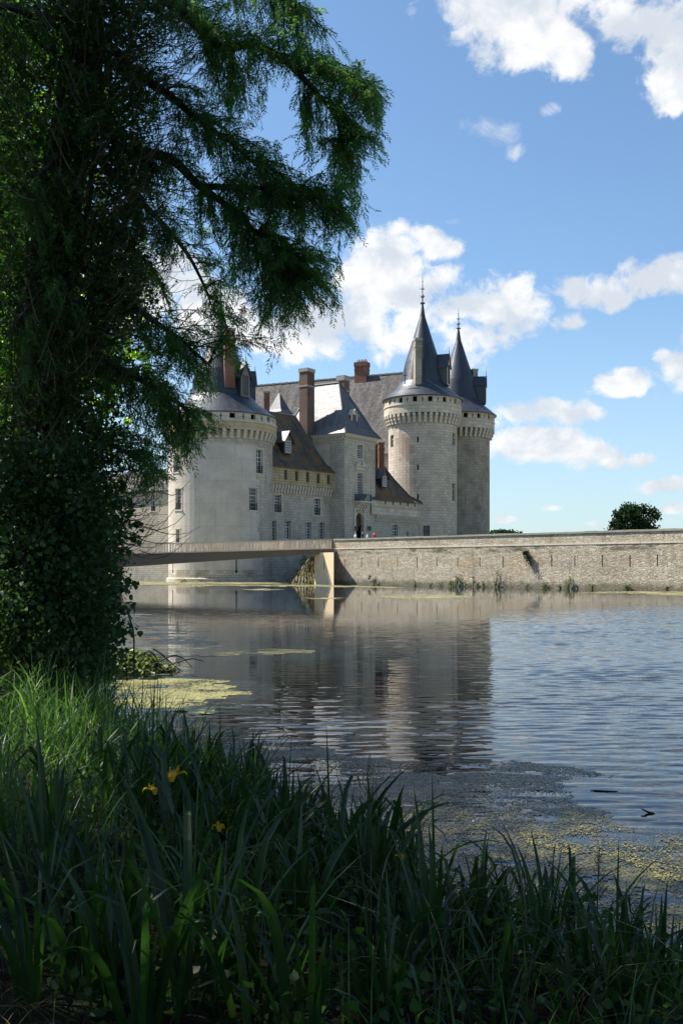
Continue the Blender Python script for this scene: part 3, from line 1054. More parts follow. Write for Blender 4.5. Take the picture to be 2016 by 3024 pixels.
# pediment over the balcony window
a_, b_, c_, d_ = ph[1]
p = MB()
wm = (a_ + b_) / 2
wbox(p, F1, wm, d_ + 0.5, (b_ - a_) + 0.9, 0.55, -0.05, 0.12)
wbox(p, F1, wm, d_ + 1.06, (b_ - a_) + 1.5, 0.22, -0.05, 0.42)
for sg in (-1, 1):
    q = [F1.p(wm + sg * ((b_ - a_) / 2 + 0.75), d_ + 1.3, 0.36), F1.p(wm + sg * 0.35, d_ + 1.85, 0.36), F1.p(wm + sg * 0.35, d_ + 1.3, 0.36)]
    q2 = [x - F1.n * 0.34 for x in q]
    p.face(q if sg < 0 else q[::-1])
    for i in range(3):
        j = (i + 1) % 3
        p.face([q[i], q[j], q2[j], q2[i]])
p.build('pediment', 'stone_trim', GP)
# balcony
sb, zb0 = F1.at(1066, 1482)
sbl, _ = F1.at(1052, 1470)
sbr, _ = F1.at(1085, 1470)
_, zb1 = F1.at(1066, 1456)
bw = 3.5
p = MB()
wbox(p, F1, wm, zb0 - 0.2, bw, 0.24, -0.05, 1.3)
bal = p.build('balcony', 'stone_trim', GP)
p = MB()
zb1 = zb0 + 1.15
for k in range(15):
    s = wm - bw / 2 + 0.08 + (bw - 0.16) * k / 14
    wbox(p, F1, s, zb0 + 0.04, 0.05, zb1 - zb0 - 0.1, 1.16, 1.21)
for k in range(6):
    for sg in (-1, 1):
        wbox(p, F1, wm + sg * (bw / 2 - 0.08), zb0 + 0.04, 0.05, zb1 - zb0 - 0.1, 0.1 + 0.2 * k, 0.15 + 0.2 * k)
wbox(p, F1, wm, zb1 - 0.06, bw, 0.07, 1.15, 1.23)
for sg in (-1, 1):
    wbox(p, F1, wm + sg * (bw / 2 - 0.055), zb1 - 0.06, 0.07, 0.07, 0.0, 1.14)
p.build('railing', 'iron', bal)
p = MB()
for k, sg in enumerate((-0.36, -0.12, 0.12, 0.36)):
    for j in range(3):
        wbox(p, F1, wm + sg * bw * 0.9, zb0 - 0.2 - 0.42 * (j + 1), 0.36, 0.41, -0.04, 1.15 - 0.36 * j)
p.build('console', 'stone_trim', bal)
# banner hung on the balcony rail
BN = thing('banner', 'dark teal banner with pale upright lettering hung on the entrance balcony', 'banner', F1.p(wm, zb0, 1.3))
M['teal'] = plain('teal', (0.012, 0.045, 0.055), 0.6)
M['pale_ink'] = plain('pale_ink', (0.55, 0.62, 0.60), 0.6)
M['gold_ink'] = plain('gold_ink', (0.50, 0.40, 0.10), 0.6)
p = MB()
wbox(p, F1, wm + 0.05, zb0 - 0.12, bw - 0.3, 1.35, 1.235, 1.262)
p.build('cloth', 'teal', BN)
p = MB()
for j in range(6):
    wbox(p, F1, wm + 0.28 + 0.03 * (j % 2), zb0 - 0.02 + 0.19 * j, 0.26 - 0.05 * (j % 3), 0.13, 1.255, 1.268)
for j in range(7):
    wbox(p, F1, wm + 0.80, zb0 + 0.1 + 0.145 * j, 0.36 - 0.07 * ((j + 1) % 3), 0.075, 1.255, 1.268)
p.build('lettering', 'pale_ink', BN)
p = MB()
wbox(p, F1, wm - 0.2, zb0 + 0.02, 0.16, 0.22, 1.255, 1.269)
wbox(p, F1, wm - 0.2, zb0 + 0.25, 0.34, 0.24, 1.255, 1.269)
wbox(p, F1, wm - 0.2, zb0 + 0.5, 0.14, 0.12, 1.255, 1.269)
p.build('emblem', 'gold_ink', BN)
for i, u in enumerate((1045.5, 1086)):
    s, z = F1.at(u, 1560)
    LN = thing('wall_lantern', ('dark wall lantern left of the arched castle door', 'dark wall lantern right of the arched castle door')[i], 'lantern', F1.p(s, z - 0.5, 0.0))
    p = MB()
    wbox(p, F1, s, z + 0.25, 0.07, 0.07, 0.0, 0.45)
    wbox(p, F1, s, z - 0.2, 0.12, 0.5, 0.0, 0.03)
    p.build('bracket', 'iron', LN)
    p = MB()
    c = F1.p(s, 0, 0.45)
    p.lathe(c.x, c.y, [(0.02, z - 0.52), (0.16, z - 0.45), (0.24, z + 0.1), (0.3, z + 0.13), (0.05, z + 0.34)], 6)
    p.build('lamp_body', 'lead', LN)

# stair turret with pyramid roof behind the range
q = at(825, 1200, 174)
ST = thing('stair_turret', 'small square turret with pyramid slate roof behind the mossy castle range', 'turret', (q.x, q.y, 10))
zt0, zt1 = EYE + (HV - 1221) / FPX * 174, EYE + (HV - 1160) / FPX * 174
dd, nn = F1.d, F1.n
hs = 1.55
b = MB()
b.box((q.x, q.y, (10 + zt0) / 2), dd * hs, nn * hs, Vector((0, 0, (zt0 - 10) / 2)))
b.build('wall', 'ashlar', ST)
b = MB()
cs = [Vector((q.x, q.y, zt0)) + dd * i * (hs + 0.3) + nn * j * (hs + 0.3) for i, j in ((-1, 1), (1, 1), (1, -1), (-1, -1))]
for f0, z0, f1, z1 in ((1.0, 0.0, 0.72, 0.55), (0.72, 0.55, 0.03, zt1 - zt0)):
    for i in range(4):
        j = (i + 1) % 4
        cc_ = Vector((q.x, q.y, zt0))
        P_ = lambda k, f, z: cc_ + (cs[k] - cc_) * f + Vector((0, 0, z))
        b.face([P_(i, f0, z0), P_(j, f0, z0), P_(j, f1, z1), P_(i, f1, z1)])
b.face(cs[::-1])
b.build('roof', 'slate_bright', ST)
b = MB()
b.tube([(q.x, q.y, zt1 - 0.1), (q.x, q.y, zt1 + 0.9)], [0.09, 0.02], 5)
b.build('finial', 'lead', ST)

# ------------------------------------------------------------------ low range right of the pavilion
FB = Flat(5.62, 171.0, 38.0)
RB = thing('castle_range', 'low castle range with mossy brown roof between gate pavilion and keep tower', 'building', (5.62, 171.0, 2))
sBe, _ = FB.at(1236, 1500)
zB = 13.72
hB = [hole(FB, 1159, 1549, 1174, 1583), hole(FB, 1199, 1572, 1206, 1584)]
b = MB()
wall(b, FB, -1.5, sBe, 2.0, 11.3, hB, 0.45)
b.build('wall', 'ashlar', RB)
for h in hB:
    window(FB, h, RB, 2, 4 if h is hB[0] else 2, depth=0.4, frame='white_paint')
b = MB()
po = 0.5
sl_ = [hole(FB, u - 2.3, 1478.5 + (u - 1131) * 0.09, u + 2.3, 1489 + (u - 1131) * 0.09) for u in (1131, 1154, 1175, 1197, 1218)]
wall(b, FB, -1.5, sBe + 0.3, 11.2, zB, sl_, 0.3, out=po)
b.face([FB.p(-1.5, 11.2, 0), FB.p(sBe + 0.3, 11.2, 0), FB.p(sBe + 0.3, 11.2, po), FB.p(-1.5, 11.2, po)])
b.build('parapet', 'parapet', RB)
FBo = Flat(0, 0, 38.0)
FBo.o = FB.o + FB.n * po
for h in sl_:
    darkhole(FBo, h, RB, 'slit', 0.28)
b = MB()
wbox(b, FB, sBe / 2 - 0.3, 12.55, sBe + 1.6, 0.14, po - 0.1, po + 0.08)
b.build('string_course', 'stone_grey', RB)
corbels(FB, 0.1, sBe + 0.2, 22, 11.18, 10.0, po - 0.02, 0.32, RB, 'stone_trim', steps=2)
b = MB()
rp = [(po + 0.35, zB - 0.1), (-0.6, zB + 1.2), (-2.2, zB + 4.2), (-4.2, 22.0)]
ends = [sBe + 1.0, sBe - 2.1, sBe - 4.8, sBe - 7.6]
for (o0, z0), (o1, z1), e0, e1 in zip(rp, rp[1:], ends, ends[1:]):
    b.face([FB.p(-1.6, z0, o0), FB.p(e0, z0, o0), FB.p(e1, z1, o1), FB.p(-1.6, z1, o1)])
    ob0, ob1 = -8.4 - o0, -8.4 - o1
    b.face([FB.p(e0, z0, ob0), FB.p(-1.6, z0, ob0), FB.p(-1.6, z1, ob1), FB.p(e1, z1, ob1)])
    b.face([FB.p(e0, z0, o0), FB.p(e0, z0, ob0), FB.p(e1, z1, ob1), FB.p(e1, z1, o1)])
b.build('roof', 'slate_moss', RB)
b = MB()
for i in range(3):
    b.tube([FB.p(ends[i], rp[i][1] + 0.05, rp[i][0]), FB.p(ends[i + 1], rp[i + 1][1] + 0.05, rp[i + 1][0])], 0.15, 5)
b.build('hip_ridge', 'slate', RB)
s, _ = FB.at(1145, 1410)
dormer(RB, FB.p(s, zB + 2.45, -0.75), FB.n, 1.6, 2.0, 1.3, 3.0, 'old_wood', 'slate_bright', 'white_paint', 0.4)
for (u, v0, v1, w_, Yc) in ((1125, 1307, 1390, 0.95, 176), (1110, 1308, 1360, 0.7, 178)):
    q = at(u, v1, Yc)
    chimney(RB, (q.x, q.y), (1, 0.2), w_, 0.8, q.z - 2, EYE + (HV - v0) / FPX * Yc, 'brick', 0.25, capmat='brick')

# ------------------------------------------------------------------ far left wing
FW = Flat(0, 0, 0)
a = R(-55)
FW.o = Vector((-26.0, 152.7, 0)) + Vector((math.sin(a), math.cos(a), 0)) * 46
FW.d = -Vector((math.sin(a), math.cos(a), 0))
FW.n = Vector((FW.d.y, -FW.d.x, 0))
LW = thing('castle_wing', 'long low castle wing with tan rendered upper wall left of the round tower', 'building', (FW.o.x, FW.o.y, -0.4))
zW = 14.1
hW = [hole(FW, 382, 1465, 396, 1513), hole(FW, 447, 1461, 460, 1509)]
_, zsp = FW.at(460, 1520)
b = MB()
wall(b, FW, 0, 46.8, -0.4, zsp, [], mi=1)
wall(b, FW, 0, 46.8, zsp, zW, hW, 0.4, mi=0, out=0.02)
b.build('wall', ['plaster_warm', 'old_base'], LW)
for h in hW:
    window(FW, h, LW, 2, 6, rail=0.3, surround='stone_trim', depth=0.38)
b = MB()
for (o0, z0), (o1, z1) in (((0.45, zW - 0.1), (-3.8, 17.7)), ((-3.8, 17.7), (-8.0, zW - 0.1))):
    b.face([FW.p(-0.5, z0, o0), FW.p(46.8, z0, o0), FW.p(46.8, z1, o1), FW.p(-0.5, z1, o1)])
b.face([FW.p(-0.5, zW - 0.1, 0.45), FW.p(-0.5, 17.7, -3.8), FW.p(-0.5, zW - 0.1, -8)])
b.face([FW.p(-0.5, zW - 0.22, 0.45), FW.p(46.8, zW - 0.22, 0.45), FW.p(46.8, zW - 0.1, 0.45), FW.p(-0.5, zW - 0.1, 0.45)])
b.face([FW.p(-0.5, zW - 0.22, -0.2), FW.p(46.8, zW - 0.22, -0.2), FW.p(46.8, zW - 0.22, 0.45), FW.p(-0.5, zW - 0.22, 0.45)])
b.build('roof', 'slate_grey', LW)

# ------------------------------------------------------------------ quay wall, terrace
W0 = Vector((-1.0, 126.8, 0))
W1 = Vector((31.2, 91.1, 0))
wd = (W1 - W0).normalized()
FQ = Flat(0, 0, 0)
FQ.o, FQ.d = W0, wd
FQ.n = Vector((wd.y, -wd.x, 0))
QL = 75.0
zq = 5.55
QW = thing('quay_wall', 'long rubble stone quay wall with coping and narrow loopholes along the moat', 'wall', (W0.x, W0.y, -0.4))
loops = []
for u in (1018, 1067, 1117, 1173, 1231, 1289, 1351, 1416, 1484, 1628, 1696, 1777, 1859, 1939.5):
    s, z = FQ.at(u, 1657)
    loops.append((s - 0.06 - random.uniform(0, .02), s + 0.06, 2.2 + random.uniform(-.1, .1), 3.3 + random.uniform(-.1, .1)))
b = MB()
wall(b, FQ, 0, QL, -0.6, 4.55, loops, 0.4)
wall(b, FQ, 0, QL, 4.55, zq, [], mi=0, out=-0.03)
b.face([FQ.p(0, -0.6, -1.2), FQ.p(0, -0.6, 0), FQ.p(0, zq, 0), FQ.p(0, zq, -1.2)])
b.face([FQ.p(0, 4.6, -0.6), FQ.p(QL, 4.6, -0.6), FQ.p(QL, zq, -0.6), FQ.p(0, zq, -0.6)])
b.build('masonry', 'rubble', QW)
b = MB()
n = 62
for k in range(n):
    s = QL * (k + 0.5) / n
    wbox(b, FQ, s, zq + random.uniform(-0.012, 0.012), QL / n - 0.015, 0.2 + random.uniform(-0.02, 0.02), -0.66, 0.07)
b.build('coping', 'coping', QW)
b = MB()
for k in range(60):
    wbox(b, FQ, QL * (k + 0.5) / 60, 4.42, QL / 60 - 0.02, 0.16, -0.1, 0.045 + random.uniform(-0.012, 0.012))
b.build('string_course', 'stone_trim', QW)
for h in loops:
    darkhole(FQ, h, QW, 'loophole', 0.35)
# mossy ruined footing and pale abutment under the bridge end
b = MB()
FAb = Flat(0, 0, 0)
q0, q1 = at(928, 1725, 127.4), at(985, 1727, 123.6)
FAb.o = Vector((q0.x, q0.y, 0))
FAb.d = Vector((q1.x - q0.x, q1.y - q0.y, 0)).normalized()
FAb.n = Vector((FAb.d.y, -FAb.d.x, 0))
La = (q1 - q0).length
AB = thing('bridge_abutment', 'pale stone abutment holding up the footbridge at the quay wall end', 'abutment', (q0.x, q0.y, -0.4))
wall(b, FAb, 0, La, -0.4, 4.0, [])
bk = Vector((0.1, 4.0, 0))
b.face([FAb.p(0, -0.4) + bk, FAb.p(0, -0.4), FAb.p(0, 4.0), FAb.p(0, 4.0) + bk])
b.face([FAb.p(0, 4.0), FAb.p(La, 4.0), FAb.p(La, 4.0) + bk, FAb.p(0, 4.0) + bk])
b.build('pier', 'concrete', AB)
s_, z_ = FAb.at(957, 1655)
b = MB()
wbox(b, FAb, s_, z_ - 1.2, 0.12, 1.5, -0.1, 0.012)
b.build('slit', 'void', AB)

FM = thing('ruined_footing', 'overgrown mossy stump of old masonry beside the pale bridge abutment', 'ruin', (at(895, 1727, 124).x, 124, -0.4))
nx, nz = 22, 14
V, Fc = [], []
for j in range(nz + 1):
    fz = j / nz
    for i in range(nx + 1):
        fx = i / nx
        ul = 857 + 60 * fz ** 1.05
        u = ul + (931 - ul) * fx
        bul = math.sin(math.pi * min(1, fx * 0.8 + 0.1)) * 2.0 * (1 - 0.6 * fz)
        Yc = 131.6 - 2.0 * fx * (1 - fz) - bul * 0.5 + fz * 1.2 + 0.25 * math.sin(i * 2.1 + j * 1.7) + RNG.uniform(-0.12, 0.12)
        v = 1727 - 86 * fz
        p_ = at(u, v, Yc)
        V.append((p_.x, p_.y, max(p_.z + RNG.uniform(-0.08, 0.08), -0.35) if j else -0.4))
for j in range(nz):
    for i in range(nx):
        k = j * (nx + 1) + i
        Fc.append((k, k + 1, k + nx + 2, k + nx + 1))
# back skin so that it is a solid lump
nV = len(V)
for (x_, y_, z_) in list(V):
    V.append((x_ + 0.4, y_ + 4.0, z_))
for (a_, b_, c_, d_) in list(Fc):
    Fc.append((d_ + nV, c_ + nV, b_ + nV, a_ + nV))
for j in range(nz):
    for i in (0, nx):
        k = j * (nx + 1) + i
        Fc.append((k, k + nx + 1, k + nx + 1 + nV, k + nV))
for i in range(nx):
    k = nz * (nx + 1) + i
    Fc.append((k, k + 1, k + 1 + nV, k + nV))
m_, t_ = newmat('mossy_rock')
ps = POS(t_)
n1 = t_.noise(ps, 1.3, 5, 0.65)
n2 = t_.noise(ps, 6, 4, 0.6)
c_ = t_.mix(n2, (0.12, 0.10, 0.075), (0.36, 0.31, 0.24))
c_ = t_.mix(t_.math('MULTIPLY', t_.step(n1, 0.42, 0.6), 0.9), c_, t_.mix(n2, (0.05, 0.065, 0.018), (0.20, 0.20, 0.05)))
finish(t_, c_, 0.95, bump=t_.math('ADD', n1, n2), bstr=1.0, bdist=0.3, spec=0.1)
M['mossy_rock'] = m_
fo = arrays_mesh('masonry', V, Fc, 'mossy_rock', FM)

# terrace behind the quay wall and far ground
m_, t_ = newmat('terrace_ground')
ps = POS(t_)
n1 = t_.noise(ps, 0.15, 5, 0.6)
n2 = t_.noise(ps, 3.0, 4, 0.6)
c_ = t_.mix(t_.step(n1, 0.45, 0.6), t_.mix(n2, (0.22, 0.19, 0.14), (0.34, 0.30, 0.23)), t_.mix(n2, (0.035, 0.06, 0.015), (0.07, 0.10, 0.03)))
finish(t_, c_, 0.95, bump=n2, bstr=0.3, spec=0.1)
M['terrace_ground'] = m_
b = MB()
e = FQ.p(QL, 0, -0.3)
s = FQ.p(0.05, 0, -0.3)
poly = [(s.x, s.y), (e.x, e.y), (400, 40), (900, 1500), (60, 900), (-2, 240), (F2.p(LEN, 0).x - 0.6, F2.p(LEN, 0).y + 2)]
b.face([(x, y, 4.9) for x, y in poly])
poly2 = [(x, y) for x, y in poly]
b.face([(poly2[0][0], poly2[0][1], -0.5), (poly2[0][0], poly2[0][1], 4.9), (poly2[-1][0], poly2[-1][1], 4.9), (poly2[-1][0], poly2[-1][1], -0.5)])
tag(b.build('terrace', 'terrace_ground'), kind='structure')

# ------------------------------------------------------------------ footbridge
BR = thing('footbridge', 'modern footbridge with brown slatted railing crossing the moat to the quay', 'bridge', (-26, 119, 0))
bA = Vector((-1.2, 126.9, 4.50))
bB = Vector((-25.7, 119.0, 3.72))
bd = (bB - bA)
bC = bA + bd * 2.35
bD = bA
dirh = Vector((bd.x, bd.y, 0)).normalized()
nf = Vector((-dirh.y, dirh.x, 0))
nf = nf if nf.y < 0 else -nf
wdt = 2.6
b = MB()
NS = 24
def prof(k):
    f = k / NS
    p = bA + (bC - bA) * f
    dep = 0.55 + 1.05 * min(1, f * 2.2) if f > 0.02 else 0.5
    return p, dep
for k in range(NS):
    (p0, d0), (p1, d1) = prof(k), prof(k + 1)
    q = lambda p, o, z: p + nf * o + Vector((0, 0, z))
    b.face([q(p1, 0, -d1), q(p0, 0, -d0), q(p0, 0, 0), q(p1, 0, 0)])
    b.face([q(p0, -wdt, -d0), q(p1, -wdt, -d1), q(p1, -wdt, 0), q(p0, -wdt, 0)])
    b.face([q(p0, 0, -d0), q(p1, 0, -d1), q(p1, -wdt, -d1), q(p0, -wdt, -d0)])
    b.face([q(p1, 0, 0), q(p0, 0, 0), q(p0, -wdt, 0), q(p1, -wdt, 0)])
b.build('beam', 'bridge_beam', BR)
b = MB()
zz = Vector((0, 0, 1))
Ltot = (bC - bA).length
axd = (bC - bA).normalized()
b.box(bA + (bC - bA) * 0.5 + nf * 0.06 + zz * 0.05, axd * (Ltot / 2), nf * 0.05, zz * 0.07)
b.build('edge_strip', 'bridge_rail', BR)
for side, name in ((0.0, 'railing'), (-wdt, 'railing')):
    b = MB()
    nsl = int(Ltot / 0.19)
    for k in range(nsl):
        p = bA + axd * (0.1 + 0.19 * k + random.uniform(-0.03, 0.03)) + nf * side
        tilt = axd * random.uniform(-0.045, 0.045)
        b.box(p + zz * 0.6, axd * random.uniform(0.03, 0.06), nf * 0.035, zz * 0.56 + tilt)
    b.box(bA + (bC - bA) * 0.5 + nf * side + zz * 1.19, axd * (Ltot / 2), nf * 0.05, zz * 0.035)
    b.build(name, 'bridge_rail', BR)
for f in (1.03, 2.0):
    p = bA + bd * f
    b = MB()
    b.box((p.x, p.y - 0 - nf.y * 0, 1.0), dirh * 0.3, nf * 0.9, zz * 1.7)
    for vv in b.v:
        vv += nf * (-1.3)
    b.build('pier', 'bridge_beam', BR)

# ------------------------------------------------------------------ people behind the parapet
def skin_mesh(name, verts, edges, radii, mat, parent, root=0, sub=1):
    bm = bmesh.new()
    lay = bm.verts.layers.skin.verify()
    off = origin(parent)
    vs = []
    for i, (p, r) in enumerate(zip(verts, radii)):
        v = bm.verts.new(Vector(p) - off)
        rr = r if hasattr(r, '__len__') else (r, r)
        v[lay].radius = rr
        v[lay].use_root = (i == root)
        vs.append(v)
    for a, b_ in edges:
        bm.edges.new((vs[a], vs[b_]))
    me = bpy.data.meshes.new(name)
    bm.to_mesh(me)
    bm.free()
    o = bpy.data.objects.new(name, me)
    COL.objects.link(o)
    md = o.modifiers.new('skin', 'SKIN')
    md.use_smooth_shade = True
    o.modifiers.new('sub', 'SUBSURF').levels = sub
    o.modifiers['sub'].render_levels = sub
    dg = bpy.context.evaluated_depsgraph_get()
    me2 = bpy.data.meshes.new_from_object(o.evaluated_get(dg))
    me2.name = name
    o.modifiers.clear()
    o.data = me2
    me2.materials.clear()
    me2.materials.append(M[mat] if isinstance(mat, str) else mat)
    o.parent = parent
    o.location = (0, 0, 0)
    return o


M['skin'] = plain('skin', (0.42, 0.25, 0.18), 0.6, var=0.08)
M['hair_grey'] = plain('hair_grey', (0.22, 0.2, 0.18), 0.7)
M['hair_dark'] = plain('hair_dark', (0.03, 0.02, 0.015), 0.6)
M['denim'] = plain('denim', (0.05, 0.07, 0.12), 0.8)
M['cap_beige'] = plain('cap_beige', (0.40, 0.33, 0.24), 0.8)


def person(u, vtop, Y, top, hairm, label, lean, face):
    z0 = 4.9
    zt = at(u, vtop, Y).z
    H = zt - z0
    x = (u - CU) / FPX * Y
    P = thing('person', label, 'person', (x, Y, z0), 'visitors behind the quay parapet')
    k = H / 1.72
    f = Vector((math.sin(R(face)), math.cos(R(face)), 0))
    l = Vector((-f.y, f.x, 0))
    o = Vector((x, Y, z0))
    g = lambda fx, lx, z: o + (f * fx + l * lx) * k + Vector((0, 0, z * k)) + f * lean * max(0, z - 0.9) * k
    # body: pelvis, spine, neck, head, legs with feet, arms with hands
    bv = [g(0, 0, .94), g(0, 0, 1.18), g(0, 0, 1.40), g(0, 0, 1.50), g(.02, 0, 1.60), g(.02, 0, 1.69),
          g(0, .1, .88), g(.02, .11, .48), g(0, .11, .08), g(.14, .12, .05), g(0, -.1, .88), g(.02, -.11, .48), g(0, -.11, .08), g(.14, -.12, .05),
          g(0, .19, 1.40), g(.02, .25, 1.13), g(.14, .24, .92), g(.19, .23, .84), g(0, -.19, 1.40), g(.02, -.25, 1.13), g(.14, -.24, .92), g(.19, -.23, .84)]
    be = [(0, 1), (1, 2), (2, 3), (3, 4), (4, 5), (0, 6), (6, 7), (7, 8), (8, 9), (0, 10), (10, 11), (11, 12), (12, 13), (2, 14), (14, 15), (15, 16), (16, 17), (2, 18), (18, 19), (19, 20), (20, 21)]
    brd = [.13, .12, .12, .055, .095, .07, .085, .06, .045, .04, .085, .06, .045, .04, .06, .045, .035, .03, .06, .045, .035, .03]
    skin_mesh('body', bv, be, [r * k for r in brd], 'skin', P)
    tv = [g(0, 0, .90), g(0, 0, 1.16), g(0, 0, 1.38), g(0, 0, 1.46), g(0, .19, 1.405), g(.02, .26, 1.13), g(.13, .245, .95), g(0, -.19, 1.405), g(.02, -.26, 1.13), g(.13, -.245, .95)]
    te = [(0, 1), (1, 2), (2, 3), (2, 4), (4, 5), (5, 6), (2, 7), (7, 8), (8, 9)]
    skin_mesh('jacket', tv, te, [r * k for r in (.165, .155, .15, .075, .082, .066, .052, .082, .066, .052)], top, P)
    lv = [g(0, 0, .95), g(0, .1, .86), g(.02, .11, .48), g(0, .11, .1), g(0, -.1, .86), g(.02, -.11, .48), g(0, -.11, .1)]
    le = [(0, 1), (1, 2), (2, 3), (0, 4), (4, 5), (5, 6)]
    skin_mesh('trousers', lv, le, [r * k for r in (.15, .1, .075, .065, .1, .075, .065)], 'denim', P)
    hv = [g(-.03, 0, 1.60), g(-.015, 0, 1.68), g(.02, 0, 1.715)]
    skin_mesh('hair', hv, [(0, 1), (1, 2)], [.1 * k, .098 * k, .06 * k], hairm, P)
    nv = [g(.1, 0, 1.605), g(.125, 0, 1.59)]
    skin_mesh('nose', nv, [(0, 1)], [.02 * k, .015 * k], 'skin', P)


M['top_lightblue'] = plain('top_lightblue', (0.62, 0.72, 0.80), 0.8, var=0.1)
M['top_black'] = plain('top_black', (0.02, 0.02, 0.025), 0.8)
M['top_white'] = plain('top_white', (0.78, 0.78, 0.82), 0.8, var=0.08)
M['top_red'] = plain('top_red', (0.50, 0.012, 0.04), 0.8, var=0.1)
person(1048, 1572.5, 125.6, 'top_lightblue', 'cap_beige', 'person in a pale blue top leaning by the parapet, leftmost of four', 0.12, 70)
person(1069, 1570.0, 125.0, 'top_black', 'hair_grey', 'person in a black jacket behind the quay parapet', 0.05, 100)
person(1083, 1574.0, 124.3, 'top_white', 'hair_grey', 'person in a white shirt behind the quay parapet', 0.12, 80)
person(1104.5, 1569.5, 123.6, 'top_red', 'hair_dark', 'person in a bright red jacket behind the quay parapet', 0.02, 60)

# ------------------------------------------------------------------ sky
w = bpy.data.worlds.new('World')
SC.world = w
w.use_nodes = True
t = NT(w.node_tree)
w.cycles.sampling_method = 'NONE'
sky = t.n('ShaderNodeTexSky', dict(sky_type='NISHITA', sun_disc=False, sun_elevation=SUN_EL, sun_rotation=SUN_AZ, altitude=100, air_density=1.0, dust_density=0.6, ozone_density=1.6))
gen = t.n('ShaderNodeTexCoord').outputs[0]
sp = t.n('ShaderNodeSeparateXYZ', None, i0=gen)
az = t.math('ARCTAN2', sp.outputs[0], sp.outputs[1])
el = t.math('ARCSINE', sp.outputs[2])
ae = t.n('ShaderNodeCombineXYZ', None, i0=az, i1=el, i2=0.0).outputs[0]
wrp = t.n('ShaderNodeTexNoise', None, Vector=gen, Scale=5.0, Detail=2).outputs[1]
aew = t.n('ShaderNodeVectorMath', dict(operation='MULTIPLY_ADD'), i0=wrp, i1=(0.05, 0.03, 0), i2=t.n('ShaderNodeVectorMath', dict(operation='ADD'), i0=ae, i1=(-0.025, -0.015, 0))).outputs[0]
BL = [(1590, 30, 235, 120), (1480, 40, 110, 60), (1540, 120, 115, 65), (1700, 110, 100, 75), (1600, -120, 330, 170), (1930, 30, 120, 90), (1985, 170, 85, 110), (1985, 280, 45, 45), (2150, 60, 160, 200),
      (1140, 745, 120, 75), (1270, 735, 85, 42), (1095, 840, 170, 100), (1210, 915, 250, 110), (980, 970, 280, 85), (1400, 940, 165, 100), (1520, 900, 105, 65), (790, 1000, 190, 70), (1690, 940, 55, 28), (640, 920, 150, 120), (400, 860, 230, 110),
      (1730, 845, 100, 45), (1820, 870, 55, 45), (1930, 815, 140, 48), (1845, 785, 35, 30), (1850, 1110, 95, 38), (1990, 1095, 70, 70), (2080, 1060, 90, 100),
      (1600, 1210, 140, 42), (1640, 1305, 170, 55), (1560, 1290, 100, 50), (1800, 1350, 55, 20), (1900, 1345, 42, 25), (1940, 1427, 80, 25), (1620, 1500, 34, 12), (1480, 1530, 30, 10), (1740, 1545, 50, 12), (1980, 1500, 50, 16)]
dmin = None
for (u, v, ru, rv) in BL:
    a_ = math.atan((u - CU) / FPX)
    e_ = math.atan((HV - v) / FPX * math.cos(a_))
    ra, re_ = ru / FPX, rv / FPX
    q = t.n('ShaderNodeVectorMath', dict(operation='MULTIPLY_ADD'), i0=aew, i1=(1 / ra, 1 / re_, 0), i2=(-a_ / ra, -e_ / re_, 0)).outputs[0]
    d = t.n('ShaderNodeVectorMath', dict(operation='DOT_PRODUCT'), i0=q, i1=q).outputs['Value']
    dmin = d if dmin is None else t.math('SMOOTH_MIN', dmin, d, 0.5)
fb = t.noise(t.scale(gen, (1, 1, 1.35)), 16.0, 10, 0.60, 0.35)
fb2 = t.noise(t.scale(gen, (1, 1, 1.5), (0.0, 0.0, 0.035)), 16.0, 6, 0.56, 0.35)
fbig = t.noise(t.scale(gen, (1, 1, 2.2)), 2.6, 7, 0.6)
shape = t.math('ADD', t.math('SUBTRACT', 1.2, dmin), t.math('ADD', t.math('MULTIPLY', t.math('SUBTRACT', fb, 0.5), 3.4), t.math('MULTIPLY', t.math('SUBTRACT', t.noise(gen, 55.0, 6, 0.65, 0.5), 0.5), 2.4)))
vw = t.n('ShaderNodeVectorMath', dict(operation='MULTIPLY_ADD'), i0=t.n('ShaderNodeTexNoise', None, Vector=gen, Scale=9.0, Detail=4).outputs[1], i1=(0.06, 0.06, 0.06), i2=gen).outputs[0]
vo = t.math('ADD', t.math('MULTIPLY', t.n('ShaderNodeTexVoronoi', dict(feature='F1'), Vector=vw, Scale=17.0).outputs[0], 0.65), t.math('MULTIPLY', t.n('ShaderNodeTexVoronoi', dict(feature='F1'), Vector=vw, Scale=41.0).outputs[0], 0.35))
shape = t.math('ADD', shape, t.math('MULTIPLY', t.math('SUBTRACT', 0.52, vo), 2.4))
mask = t.step(shape, -0.1, 0.95)
